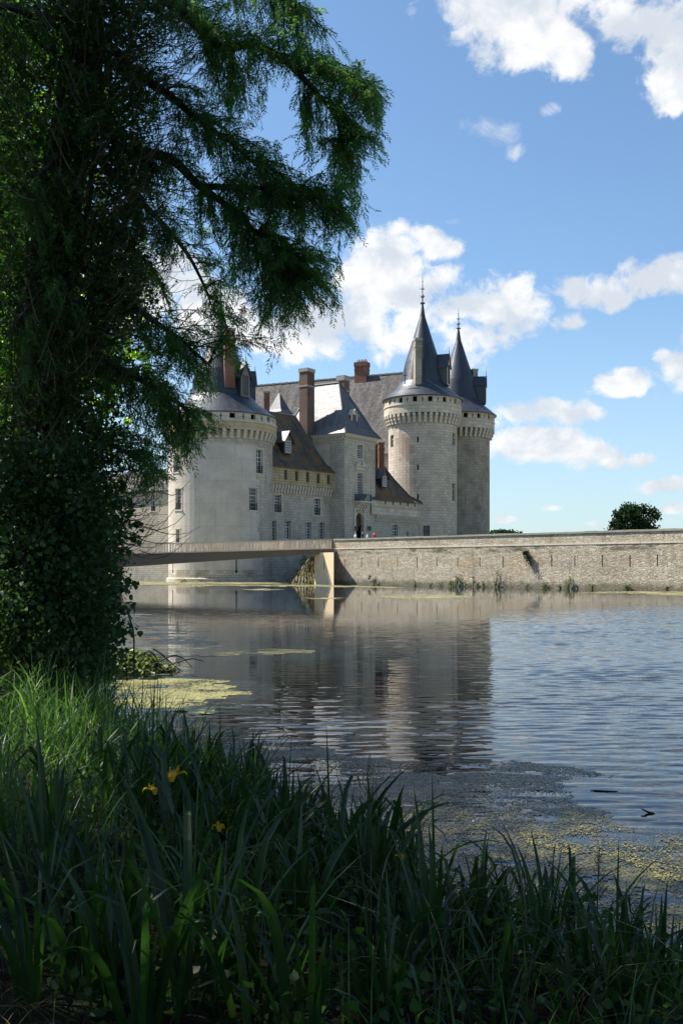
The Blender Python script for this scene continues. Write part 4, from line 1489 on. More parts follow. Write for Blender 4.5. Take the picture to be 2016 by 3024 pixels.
# thin wisps in the same directions as the photograph's small torn cloud, and fair-weather cloud elsewhere round the sky
wd_ = None
for (u, v, ru, rv) in ((1450, 385, 70, 30), (1500, 400, 60, 40), (1535, 450, 40, 25), (1340, 665, 30, 12), (1640, 320, 30, 20)):
    a_ = math.atan((u - CU) / FPX)
    e_ = math.atan((HV - v) / FPX * math.cos(a_))
    q = t.n('ShaderNodeVectorMath', dict(operation='MULTIPLY_ADD'), i0=aew, i1=(FPX / ru, FPX / rv, 0), i2=(-a_ * FPX / ru, -e_ * FPX / rv, 0)).outputs[0]
    d = t.n('ShaderNodeVectorMath', dict(operation='DOT_PRODUCT'), i0=q, i1=q).outputs['Value']
    wd_ = d if wd_ is None else t.math('MINIMUM', wd_, d)
wsp = t.math('MULTIPLY', t.step(t.math('ADD', t.math('SUBTRACT', 0.7, t.math('MULTIPLY', wd_, 0.6)), t.math('MULTIPLY', t.math('SUBTRACT', t.noise(gen, 24.0, 8, 0.7, 0.8), 0.5), 3.4)), 0.1, 1.4), 0.75)
mask = t.math('MAXIMUM', mask, wsp)
away = t.step(t.math('ABSOLUTE', az), 0.6, 0.85)
high = t.step(el, 0.95, 1.1)
oth = t.math('MULTIPLY', t.math('MAXIMUM', away, high), t.step(fbig, 0.57, 0.68))
mask = t.math('MAXIMUM', mask, oth)
shade = t.step(t.math('ADD', t.math('MULTIPLY', t.math('SUBTRACT', fb2, fb), 1.6), t.math('SUBTRACT', 1.0, t.math('MULTIPLY', vo, 1.0))), 0.15, 0.75)
ccol = t.mix(shade, (4.7, 5.1, 5.6), (6.9, 6.9, 6.9))
tint = t.mix(1.0, sky.outputs[0], ((0.95, 1.10, 1.17)), 'MULTIPLY')
hz = t.math('SUBTRACT', 1.0, t.step(el, -0.02, 0.30))
skyc = t.mix(t.math('MULTIPLY', hz, 0.5), tint, (3.9, 5.0, 6.05))
col = t.mix(t.math('MULTIPLY', mask, 0.96), skyc, ccol)
bg = t.n('ShaderNodeBackground', None, Color=col, Strength=0.076)
t.n('ShaderNodeOutputWorld', None, Surface=bg)

# ------------------------------------------------------------------ water
m_, t_ = newmat('moat_water')
ps = POS(t_)
sx = t_.n('ShaderNodeSeparateXYZ', None, i0=ps)
wv1 = t_.noise(t_.scale(ps, (1.0, 3.6, 1)), 1.0, 3, 0.5, 0.4)
wv2 = t_.noise(t_.scale(ps, (2.6, 6.2, 1)), 1.0, 2, 0.5, 0.3)
wv3 = t_.noise(t_.scale(ps, (0.18, 0.5, 1)), 1.0, 2, 0.5)
calmv = t_.math('ADD', t_.math('SUBTRACT', sx.outputs[1], t_.math('MULTIPLY', sx.outputs[0], 1.65)), t_.math('MULTIPLY', t_.math('SUBTRACT', t_.noise(t_.scale(ps, (0.03, 0.09, 1)), 1.0, 3, 0.5), 0.5), 26))
calm = t_.math('SUBTRACT', 1.0, t_.step(calmv, 22, 44))
gust = t_.math('ADD', 0.5, t_.math('MULTIPLY', t_.noise(t_.scale(ps, (0.05, 0.16, 1)), 1.0, 2, 0.5), 0.9))
near = t_.step(sx.outputs[1], 7.5, 16)
amp = t_.math('MULTIPLY', t_.math('MULTIPLY', t_.math('ADD', 0.06, t_.math('MULTIPLY', calm, 0.94)), gust), t_.math('ADD', 0.35, t_.math('MULTIPLY', near, 0.65)))
mid = t_.math('MULTIPLY', t_.math('MULTIPLY', t_.step(sx.outputs[1], 14.5, 18.5), t_.math('SUBTRACT', 1.0, t_.step(sx.outputs[1], 26, 33))), t_.math('SUBTRACT', 1.0, t_.step(t_.math('SUBTRACT', sx.outputs[0], t_.math('MULTIPLY', sx.outputs[1], 0.13)), -0.4, 1.2)))
amp = t_.math('MULTIPLY', amp, t_.math('SUBTRACT', 1.0, t_.math('MULTIPLY', mid, 0.72)))
right = t_.step(t_.math('SUBTRACT', sx.outputs[0], t_.math('MULTIPLY', sx.outputs[1], 0.135)), -0.6, 2.0)
amp = t_.math('MULTIPLY', amp, t_.math('ADD', 1.0, t_.math('MULTIPLY', right, 1.3)))
hgt = t_.math('MULTIPLY', t_.math('ADD', t_.math('ADD', wv1, t_.math('MULTIPLY', wv2, 0.35)), t_.math('MULTIPLY', wv3, 0.9)), amp)
finish(t_, (0.010, 0.014, 0.018), 0.03, bump=hgt, bstr=1.0, bdist=0.007, spec=0.5, IOR=1.33)
M['moat_water'] = m_
GX0, GX1, GY0, GY1 = -16.0, 40.0, 3.0, 64.0
gx = np.arange(GX0, GX1 + 0.01, 0.16)
gy = np.concatenate([np.arange(GY0, 20.0, 0.034), np.arange(20.0, 34.0, 0.05), np.arange(34.0, GY1 + 0.01, 0.075)])
gy[-1] = GY1
gx[-1] = GX1
X, Y = np.meshgrid(gx, gy)


def soft(x, lo, hi):
    q = np.clip((x - lo) / (hi - lo), 0, 1)
    return q * q * (3 - 2 * q)


wr = np.random.default_rng(5)
lowf = sum(np.sin(X * wr.uniform(-.12, .12) + Y * wr.uniform(.12, .45) + wr.uniform(0, 6.3)) for _ in range(7)) / 3.0
mid_n = sum(np.sin(X * wr.uniform(-.9, .9) + Y * wr.uniform(.4, 1.6) + wr.uniform(0, 6.3)) for _ in range(7)) / 3.0
H = np.zeros_like(X)
for k in range(56):
    lam = 0.15 * (4.6 ** wr.uniform(0, 1))
    th = wr.normal(0.12, 0.33)
    kx, ky = 2 * np.pi / lam * np.sin(th), 2 * np.pi / lam * np.cos(th)
    env = 0.6 + 0.4 * np.sin(X * wr.uniform(-.8, .8) + Y * wr.uniform(-.5, .5) + wr.uniform(0, 6.3))
    sl = 0.021 if lam < 0.45 else 0.012
    H += sl * lam / (2 * np.pi) * env * np.sin(kx * X + ky * Y + wr.uniform(0, 6.3) + 0.5 * np.sin(0.9 * X + 0.31 * Y * k / 20))
calm_ = 1 - soft(Y - 1.65 * X + 5.0 * lowf, 20, 40)
mid_ = soft(Y, 14.0, 18.0) * (1 - soft(Y, 26, 34)) * (1 - soft(X - 0.13 * Y, -0.6, 1.2))
right_ = soft(X - 0.13 * Y, -0.6, 2.0)
nearf = 0.35 + 0.65 * soft(Y, 7.5, 14)
AMP = (0.10 + 0.90 * calm_) * (1 - 0.72 * mid_) * (1 + 0.8 * right_) * nearf * np.clip(0.85 + 0.28 * lowf + 0.22 * mid_n, 0.25, 1.6)
edge_ = soft(X - GX0, 0, 2) * soft(GX1 - X, 0, 2) * soft(GY1 - Y, 0, 3) * soft(Y - GY0, 0, 0.6)
Zw = H * AMP * edge_
ny_, nx_ = X.shape
k_ = (np.arange(ny_ - 1)[:, None] * nx_ + np.arange(nx_ - 1)[None]).ravel()
Fw = np.stack([k_, k_ + 1, k_ + nx_ + 1, k_ + nx_], 1)
# the sheet has one skirt of flat quads round the rippled middle
V = np.stack([X.ravel(), Y.ravel(), Zw.ravel()], 1)
n0 = len(V)
BX0, BX1, BY0, BY1 = -1500, 2500, -60, 3500
V = np.concatenate([V, np.array([(BX0, BY0, 0), (BX1, BY0, 0), (BX1, BY1, 0), (BX0, BY1, 0)], float)])
c00, c10, c01, c11 = 0, nx_ - 1, (ny_ - 1) * nx_, ny_ * nx_ - 1
Fw = np.concatenate([Fw, np.array([(n0, n0 + 1, c10, c00), (n0 + 1, n0 + 2, c11, c10), (n0 + 2, n0 + 3, c01, c11), (n0 + 3, n0, c00, c01)])])
o_ = arrays_mesh('water', V, Fw, 'moat_water', smooth=True)
tag(o_, kind='structure')
b = MB()
b.face([(-1600, -80, -1.6), (2600, -80, -1.6), (2600, 3600, -1.6), (-1600, 3600, -1.6)])
tag(b.build('moat_bed', 'terrace_ground'), kind='structure')

# ------------------------------------------------------------------ near bank
SH = [(-30, 45), (0, 7.5), (3, 3.4), (4, 2.5), (5, 1.62), (5.74, 0.7), (7, -0.35), (9.6, -1.45), (12, -2.7), (15.2, -3.7), (19, -4.7), (25, -6.8), (40, -12), (60, -22), (110, -48), (130, -62), (320, -75)]


def shore(Y):
    return float(np.interp(Y, [s_[0] for s_ in SH], [s_[1] for s_ in SH]))


def bank_z(X, Y):
    d = shore(Y) - X
    n_ = 0.05 * math.sin(X * 2.3 + Y * 1.1) + 0.04 * math.sin(X * 5.1 - Y * 3.7)
    if d < 0:
        return max(-0.3, 0.35 * d) - 0.02
    return 0.55 * (1 - math.exp(-d / 1.1)) + n_ * min(1, d) + 0.01 * min(d, 30)


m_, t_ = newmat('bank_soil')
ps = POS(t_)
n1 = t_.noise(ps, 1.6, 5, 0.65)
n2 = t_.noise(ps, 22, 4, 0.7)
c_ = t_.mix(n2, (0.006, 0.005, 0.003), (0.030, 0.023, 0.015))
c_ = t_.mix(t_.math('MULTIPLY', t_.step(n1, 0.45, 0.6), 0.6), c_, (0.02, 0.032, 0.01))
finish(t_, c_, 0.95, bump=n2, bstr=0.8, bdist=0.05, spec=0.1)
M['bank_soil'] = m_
offs = [-1.2, -0.4, 0.0, 0.25, 0.55, 0.9, 1.4, 2.0, 2.8, 3.8, 5.2, 7.5, 11, 18, 35, 80, 160]
Ys = [-30, -15, -6, -3] + list(np.arange(-1, 12, 0.3)) + list(np.arange(12, 30, 1.0)) + [32, 36, 40, 48, 60, 80, 110, 130, 200, 320]
V, Fc = [], []
for Y in Ys:
    for o_ in offs:
        X = shore(Y) - o_
        V.append((X, Y, bank_z(X, Y)))
nO = len(offs)
for j in range(len(Ys) - 1):
    for i in range(nO - 1):
        k = j * nO + i
        Fc.append((k, k + nO, k + nO + 1, k + 1))
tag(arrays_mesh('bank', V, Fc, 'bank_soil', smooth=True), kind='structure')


# ------------------------------------------------------------------ floating weed
def weedmat(name, lo, hi, scale, yel=(0.30, 0.25, 0.03), dark=(0.045, 0.05, 0.022), medw=0.25):
    m, t = newmat(name)
    ps = POS(t)
    vo = t.n('ShaderNodeTexVoronoi', dict(feature='F1'), Vector=ps, Scale=scale)
    rc = t.n('ShaderNodeSeparateColor', None, i0=vo.outputs[1])
    big = t.noise(t.scale(ps, (0.55, 0.8, 1)), 1.0, 6, 0.62)
    med = t.noise(ps, 3.5, 5, 0.7)
    c = t.mix(t.step(t.math('ADD', t.math('MULTIPLY', rc.outputs[0], 0.55), t.math('MULTIPLY', med, 0.5)), 0.25, 0.85), dark, yel)
    c = t.mix(t.math('MULTIPLY', t.step(rc.outputs[1], 0.75, 0.85), 0.8), c, (0.03, 0.025, 0.015))
    cover = t.step(t.math('ADD', t.math('MULTIPLY', big, 0.8), t.math('MULTIPLY', med, medw)), lo, hi)
    cell = t.math('LESS_THAN', rc.outputs[2], cover)
    p = t.n('ShaderNodeBsdfPrincipled')
    t.put(p.inputs['Base Color'], c)
    t.put(p.inputs['Roughness'], 0.42)
    t.put(p.inputs['Specular IOR Level'], 0.45)
    b = t.n('ShaderNodeBump', None, Strength=1.0, Distance=0.012, Height=t.math('ADD', rc.outputs[0], med))
    t.nt.links.new(b.outputs[0], p.inputs['Normal'])
    tr = t.n('ShaderNodeBsdfTransparent')
    mx = t.n('ShaderNodeMixShader', None, i0=cell, i1=tr.outputs[0], i2=p.outputs[0])
    t.n('ShaderNodeOutputMaterial', None, Surface=mx)
    M[name] = m


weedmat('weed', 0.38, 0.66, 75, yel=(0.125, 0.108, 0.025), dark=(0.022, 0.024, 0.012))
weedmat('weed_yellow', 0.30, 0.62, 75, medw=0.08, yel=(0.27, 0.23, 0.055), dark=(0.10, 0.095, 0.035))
weedmat('weed_lit', 0.39, 0.60, 40, yel=(0.40, 0.35, 0.09), dark=(0.17, 0.16, 0.055))  # brighter copy of the weed, sunlight put into its colour
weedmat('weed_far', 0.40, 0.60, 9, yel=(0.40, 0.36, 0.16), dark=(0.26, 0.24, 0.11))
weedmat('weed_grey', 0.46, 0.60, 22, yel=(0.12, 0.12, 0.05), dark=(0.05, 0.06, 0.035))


def inpoly(px, py, poly):
    res = np.zeros(len(px), bool)
    n = len(poly)
    for i in range(n):
        x0, y0 = poly[i]
        x1, y1 = poly[(i + 1) % n]
        c = ((y0 > py) != (y1 > py)) & (px < (x1 - x0) * (py - y0) / (y1 - y0 + 1e-12) + x0)
        res ^= c
    return res


def mat_sheet(name, pix, mat, cell, holes=(), jit=0.15, z=0.004):
    poly = [onwater(u, v) for u, v in pix]
    P = np.array(poly)
    x = np.arange(P[:, 0].min() - cell, P[:, 0].max() + cell, cell)
    y = np.arange(P[:, 1].min() - cell, P[:, 1].max() + cell, cell)
    X, Y = np.meshgrid(x, y)
    cx, cy = (X[:-1, :-1] + cell / 2).ravel(), (Y[:-1, :-1] + cell / 2).ravel()
    jx = cx + jit * (np.sin(cy * 3.1 + 1) + np.sin(cy * 7.7 + cx * 2.0)) + RNG.normal(0, jit * 0.35, len(cx))
    jy = cy + jit * (np.sin(cx * 2.7) + np.sin(cx * 8.3 - cy * 1.6)) + RNG.normal(0, jit * 0.35, len(cx))
    keep = inpoly(jx, jy, poly)
    for h in holes:
        keep &= ~inpoly(jx, jy, [onwater(u, v) for u, v in h])
    nx_ = len(x)
    iy, ix = np.divmod(np.arange(len(cx)), nx_ - 1)
    k = iy * nx_ + ix
    Fq = np.stack([k, k + 1, k + nx_ + 1, k + nx_], 1)[keep]
    used, inv = np.unique(Fq.ravel(), return_inverse=True)
    V = np.stack([X.ravel(), Y.ravel(), np.full(X.size, z)], 1)[used]
    V[:, :2] += RNG.uniform(-cell * 0.3, cell * 0.3, (len(V), 2))
    return arrays_mesh(name, V, inv.reshape(-1, 4), mat)


def ell(u, v, ru, rv, n=14):
    return [(u + ru * math.cos(2 * math.pi * k / n) * random.uniform(0.85, 1.1), v + rv * math.sin(2 * math.pi * k / n) * random.uniform(0.85, 1.1)) for k in range(n)]


A_ = [(430, 2112), (520, 2098), (640, 2132), (760, 2190), (900, 2192), (1000, 2226), (1180, 2248), (1400, 2250), (1560, 2254), (1700, 2264), (1785, 2288), (1690, 2302), (1655, 2332), (1690, 2352), (1690, 2385), (1760, 2400), (1850, 2430), (2016, 2458), (2300, 2480), (2600, 3100), (1900, 3100), (1300, 2900), (800, 2600), (560, 2380), (430, 2250)]
holesA = [[(1270, 2276), (1330, 2262), (1440, 2258), (1400, 2280), (1340, 2296)], ell(1570, 2285, 42, 6), ell(860, 2192, 40, 8), ell(1830, 2790, 150, 35), ell(1930, 2650, 70, 18), ell(1760, 2610, 60, 12), ell(1340, 2425, 25, 5), ell(1550, 2400, 30, 6), ell(1640, 2420, 40, 7), ell(1500, 2560, 60, 10), ell(1980, 2520, 40, 8)]
o_ = mat_sheet('floating_weed', A_, 'weed', 0.045, holesA, 0.07)
tag(o_, 'mat of grey green pondweed floating in front of the reeds', 'pondweed', kind='stuff')
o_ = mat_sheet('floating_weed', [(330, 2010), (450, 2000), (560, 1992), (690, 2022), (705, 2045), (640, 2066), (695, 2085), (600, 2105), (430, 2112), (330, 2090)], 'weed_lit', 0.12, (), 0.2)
tag(o_, 'duckweed patch with dappled sun put into its yellow colour by the left bank', 'duckweed', kind='stuff')
o_ = mat_sheet('floating_weed', [(1560, 2480), (1700, 2455), (1850, 2440), (2016, 2466), (2250, 2490), (2250, 2610), (2000, 2600), (1800, 2560), (1640, 2520)], 'weed_yellow', 0.05, (), 0.12, 0.008)  # sun patch on the weed mat, painted as a yellower sheet over it
tag(o_, 'duckweed patch with sunlight put into its yellow colour, right beyond the reed tips', 'duckweed', kind='stuff')
o_ = mat_sheet('floating_weed', [(340, 1800), (430, 1812), (560, 1868), (640, 1905), (560, 1950), (500, 1992), (340, 1992)], 'weed_grey', 0.3, (), 0.4)
tag(o_, 'thin grey weed film on the calm water near the left bank', 'pondweed', kind='stuff')
for pix, lab in (([(200, 1717), (380, 1716), (500, 1717.5), (650, 1718), (800, 1718), (855, 1726), (990, 1728), (1200, 1735), (1260, 1738), (1100, 1735), (860, 1732), (600, 1730), (380, 1728.5), (200, 1729)], 'yellow scum line along the foot of the castle walls'),
                 (ell(775, 1741, 58, 2.6), 'small yellow weed raft below the round tower'), (ell(960, 1767, 46, 2.4), 'thin yellow weed streak in front of the bridge abutment'),
                 (ell(1258, 1763, 155, 5.5, 24), 'long yellow weed raft in front of the quay wall'), (ell(830, 1924, 105, 9, 18), 'pale yellow weed raft in the middle of the moat'), (ell(655, 1932, 60, 9), 'yellow weed tongue on the left water'),
                 ([(1700, 1752), (1780, 1747), (1900, 1746), (2100, 1748), (2200, 1765), (1990, 1759), (1860, 1753)], 'yellow weed strip along the right end of the quay wall')):
    Yc = onwater(*pix[0])[1]
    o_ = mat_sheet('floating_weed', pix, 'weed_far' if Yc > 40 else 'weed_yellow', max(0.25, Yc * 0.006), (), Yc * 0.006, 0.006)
    tag(o_, lab, 'duckweed', kind='stuff')

# loose leaves standing up out of the weed
mask_poly = [onwater(u, v) for u, v in A_]
n = 34000
P = np.array(mask_poly)
px = RNG.uniform(P[:, 0].min(), min(P[:, 0].max(), 5), n)
py = RNG.uniform(P[:, 1].min(), P[:, 1].max(), n)
kp = inpoly(px, py, mask_poly) & (np.abs(px) < py * 0.36)
for h in holesA:
    kp &= ~inpoly(px, py, [onwater(u, v) for u, v in h])
px, py = px[kp], py[kp]
n = len(px)
sz = RNG.uniform(0.004, 0.010, n)
an = RNG.uniform(0, 2 * np.pi, n)
ti = RNG.uniform(0.0, 0.7, n)
ax_ = np.stack([np.cos(an), np.sin(an), np.zeros(n)], 1)
bx_ = np.stack([-np.sin(an) * np.cos(ti), np.cos(an) * np.cos(ti), np.sin(ti)], 1)
c0 = np.stack([px, py, 0.006 + sz * np.sin(ti)], 1)
V = np.stack([c0 - ax_ * sz[:, None], c0 - bx_ * sz[:, None] * 0.7, c0 + ax_ * sz[:, None], c0 + bx_ * sz[:, None] * 0.7], 1)
M['weed_leaf'] = leafmat('weed_leaf', (0.035, 0.036, 0.014), 0.8, 0.15, rough=0.35, gloss=0.07)
o_ = arrays_mesh('weed_leaves', V, np.arange(n * 4).reshape(-1, 4), 'weed_leaf')
tag(o_, 'tiny leaves sticking up from the pondweed mat', 'pondweed', kind='stuff')
# ------------------------------------------------------------------ vegetation helpers
M['bark'] = plain('bark', (0.060, 0.045, 0.034), 0.9, var=0.5, vs=6)
M['twig'] = plain('twig', (0.035, 0.028, 0.02), 0.9, var=0.4, vs=6)
M['dry_stem'] = plain('dry_stem', (0.21, 0.17, 0.13), 0.85, var=0.45, vs=5)
M['cypress_leaf'] = leafmat('cypress_leaf', (0.048, 0.108, 0.03), 0.5, 0.52, (0.17, 0.36, 0.06), gloss=0.015)
M['crown_leaf'] = leafmat('crown_leaf', (0.035, 0.07, 0.018), 0.4, 0.3, (0.06, 0.13, 0.02), gloss=0.01)
M['ivy_leaf'] = leafmat('ivy_leaf', (0.026, 0.055, 0.016), 0.5, 0.35, (0.13, 0.27, 0.02), gloss=0.03)
M['bush_leaf'] = leafmat('bush_leaf', (0.028, 0.065, 0.018), 0.45, 0.4, (0.055, 0.13, 0.015), gloss=0.02)
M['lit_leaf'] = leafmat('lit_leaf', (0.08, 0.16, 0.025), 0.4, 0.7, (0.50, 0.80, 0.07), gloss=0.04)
M['grass_blade'] = leafmat('grass_blade', (0.027, 0.072, 0.014), 0.5, 0.42, (0.12, 0.25, 0.035), gloss=0.03)
M['iris_blade'] = leafmat('iris_blade', (0.010, 0.031, 0.008), 0.55, 0.35, (0.035, 0.10, 0.012), rough=0.4, gloss=0.035)
M['tree_leaf'] = leafmat('tree_leaf', (0.018, 0.042, 0.016), 0.45, 0.15, gloss=0.01)
M['wall_leaf'] = leafmat('wall_leaf', (0.085, 0.115, 0.035), 0.5, 0.25, gloss=0.03)
M['litter'] = leafmat('litter', (0.10, 0.075, 0.045), 0.6, 0.1, gloss=0.02)
M['petal'] = leafmat('petal', (0.50, 0.29, 0.006), 0.25, 0.3, (0.5, 0.30, 0.006), gloss=0.02)
M['pale_grass'] = leafmat('pale_grass', (0.16, 0.15, 0.08), 0.4, 0.3, gloss=0.02)


def unit(a):
    return a / (np.linalg.norm(a, axis=-1, keepdims=True) + 1e-9)


def rvec(n):
    return unit(RNG.normal(size=(n, 3)))


def sprays(P, D, L, leaf=0.055, wid=0.007, m=26):
    """feathery drooping sprays: P, D (n,3), L (n,)"""
    n = len(P)
    D = unit(D)
    N = unit(np.cross(D, rvec(n)))
    S = np.cross(N, D)
    tt = (np.arange(m) + 0.5) / m
    side = np.where(np.arange(m) % 2 == 0, 1.0, -1.0)
    base = P[:, None, :] + D[:, None, :] * (L[:, None] * tt)[..., None]
    base[..., 2] -= (L[:, None] * tt ** 2) * 0.25
    ang = 0.85 + RNG.uniform(-0.25, 0.25, (n, m))
    ld = D[:, None, :] * np.cos(ang)[..., None] + (S[:, None, :] * side[None, :, None]) * np.sin(ang)[..., None] + N[:, None, :] * RNG.uniform(-0.45, 0.45, (n, m))[..., None]
    ld = unit(ld)
    ll = leaf * (1.0 - 0.45 * tt)[None, :] * RNG.uniform(0.75, 1.25, (n, m)) * (0.6 + 0.4 * (L / L.mean()))[:, None]
    wv = np.cross(ld, N[:, None, :] + RNG.normal(0, 0.4, (n, m, 3)))
    wv = unit(wv) * wid
    tip = base + ld * ll[..., None]
    tip[..., 2] -= 0.25 * ll
    midp = base + ld * (ll * 0.45)[..., None]
    V = np.stack([base, midp + wv, tip, midp - wv], 2).reshape(-1, 3)
    return V


HEX = np.array([(0, 0), (0.42, 0.22), (0.40, 0.62), (0, 1.05), (-0.40, 0.62), (-0.42, 0.22)])
IVY = np.array([(0, 0.05), (0.48, 0.12), (0.22, 0.5), (0, 1.0), (-0.22, 0.5), (-0.48, 0.12)])
DIA = np.array([(0, 0), (0.3, 0.5), (0, 1.0), (-0.3, 0.5)])


def leaves(P, size, shape=HEX, droop=0.5, out=None, spread=0.8):
    n = len(P)
    ax = rvec(n) * spread
    ax[:, 2] -= droop
    if out is not None:
        ax += out * 0.5
    ax = unit(ax)
    nr = rvec(n) * 0.8
    nr[:, 2] += 0.6
    if out is not None:
        nr += out
    sx_ = unit(np.cross(ax, nr))
    sz = np.broadcast_to(np.asarray(size), (n,)) * RNG.uniform(0.7, 1.3, n)
    V = P[:, None, :] + (sx_[:, None, :] * shape[None, :, :1] + ax[:, None, :] * shape[None, :, 1:]) * sz[:, None, None]
    # light fold along the midrib
    nn = np.cross(sx_, ax)
    V += nn[:, None, :] * (np.abs(shape[:, 0])[None, :, None] * 0.35) * sz[:, None, None]
    return V.reshape(-1, 3), len(shape)


def faces(V, k):
    return np.arange(len(V)).reshape(-1, k)


def pix(u, v, Y):
    u, v, Y = np.asarray(u, float), np.asarray(v, float), np.asarray(Y, float)
    return np.stack([(u - CU) / FPX * Y, Y + 0 * u, EYE + (HV - v) / FPX * Y], -1)


def smooth_path(pts, n=6):
    pts = [Vector(p) for p in pts]
    out = []
    for i in range(len(pts) - 1):
        p0, p1, p2, p3 = pts[max(i - 1, 0)], pts[i], pts[i + 1], pts[min(i + 2, len(pts) - 1)]
        for k in range(n):
            t = k / n
            out.append(0.5 * ((2 * p1) + (p2 - p0) * t + (2 * p0 - 5 * p1 + 4 * p2 - p3) * t * t + (3 * p1 - p0 - 3 * p2 + p3) * t ** 3))
    out.append(pts[-1])
    return out


# ------------------------------------------------------------------ swamp cypress
TB = at(70, 2080, 13.0)
CT = thing('cypress_tree', 'big dark swamp cypress with feathery drooping boughs over the moat, leaning trunk', 'tree', (TB.x, 13.0, 0.3))
trunk_px = [(40, 2080, 13.0), (75, 1700, 13.0), (110, 1300, 13.0), (150, 800, 13.0), (215, 350, 13.0), (262, 0, 13.0), (300, -500, 13.0), (330, -1100, 13.0), (350, -1800, 13.0)]
tp = smooth_path([at(*p) for p in trunk_px])
tp[0].z = 0.1
b = MB()
b.tube(tp, [0.42 - 0.30 * i / len(tp) for i in range(len(tp))], 10)
b.build('trunk', 'bark', CT, smooth=True)
LIMBS = [
    [(290, -260, 13.0), (420, -60, 12.8), (520, 20, 12.5), (600, 90, 12.3), (672, 158, 12.1), (690, 140, 12.1), (745, 132, 12.0), (810, 158, 11.9), (870, 205, 11.8), (930, 270, 11.7), (985, 335, 11.7), (1010, 420, 11.7)],
    [(870, 205, 11.8), (960, 215, 11.6), (1050, 235, 11.5), (1120, 275, 11.4)],
    [(300, -420, 13.0), (520, -250, 12.4), (720, -90, 12.0), (880, 20, 11.8)],
    [(250, 60, 13.0), (400, 210, 12.8), (500, 281, 12.6), (590, 357, 12.4), (680, 420, 12.2), (770, 500, 12.0)],
    [(225, 300, 13.0), (360, 430, 12.8), (500, 468, 12.6), (590, 550, 12.4), (680, 615, 12.2), (790, 720, 12.0), (880, 800, 11.9)],
    [(590, 550, 12.4), (720, 555, 12.1), (860, 560, 11.9), (1000, 610, 11.8)],
    [(210, 380, 13.0), (380, 560, 13.2), (480, 660, 13.3), (560, 760, 13.4), (620, 880, 13.4)],
    [(160, 720, 13.0), (300, 840, 12.6), (430, 930, 12.3), (540, 1010, 12.1), (620, 1080, 12.0)],
    [(140, 900, 13.0), (300, 1050, 12.5), (430, 1130, 12.2), (540, 1200, 12.0), (610, 1270, 11.9)],
    [(120, 1150, 13.0), (260, 1270, 12.5), (380, 1340, 12.2), (470, 1390, 12.0)],
    [(180, 600, 13.0), (330, 700, 13.4), (440, 780, 13.6), (500, 900, 13.7)],
    [(205, 400, 12.7), (150, 480, 12.0), (60, 560, 11.6)],
    [(160, 760, 12.7), (120, 860, 12.0), (40, 960, 11.6)],
    [(240, 100, 13.0), (100, 40, 12.0), (-60, 0, 11.2), (-300, -80, 10.4)],
]
LP = []
for k, L_ in enumerate(LIMBS):
    pth = smooth_path([at(*p) for p in L_], 7)
    r0 = (0.105, 0.045, 0.09, 0.085, 0.10, 0.05, 0.07, 0.07, 0.07, 0.055, 0.06, 0.05, 0.05, 0.08)[k]
    b = MB()
    b.tube(pth, [r0 * 0.75 * (1 - 0.85 * i / (len(pth) - 1)) + 0.006 for i in range(len(pth))], 6)
    b.build('limb', 'bark', CT, smooth=True)
    LP += [(p, i / (len(pth) - 1)) for i, p in enumerate(pth)]
kn = smooth_path([at(672, 158, 12.1), at(684, 172, 12.1), at(683, 186, 12.1)])
b = MB()
b.tube(kn, [0.05, 0.05] + [0.035] * (len(kn) - 2), 6)
kn = [at(440, 480, 12.7), at(462, 502, 12.65), at(468, 512, 12.65)]
b.tube(kn, [0.07, 0.06, 0.035], 6)
b.build('limb_stub', 'bark', CT)
LPa = np.array([tuple(p) for p, _ in LP])
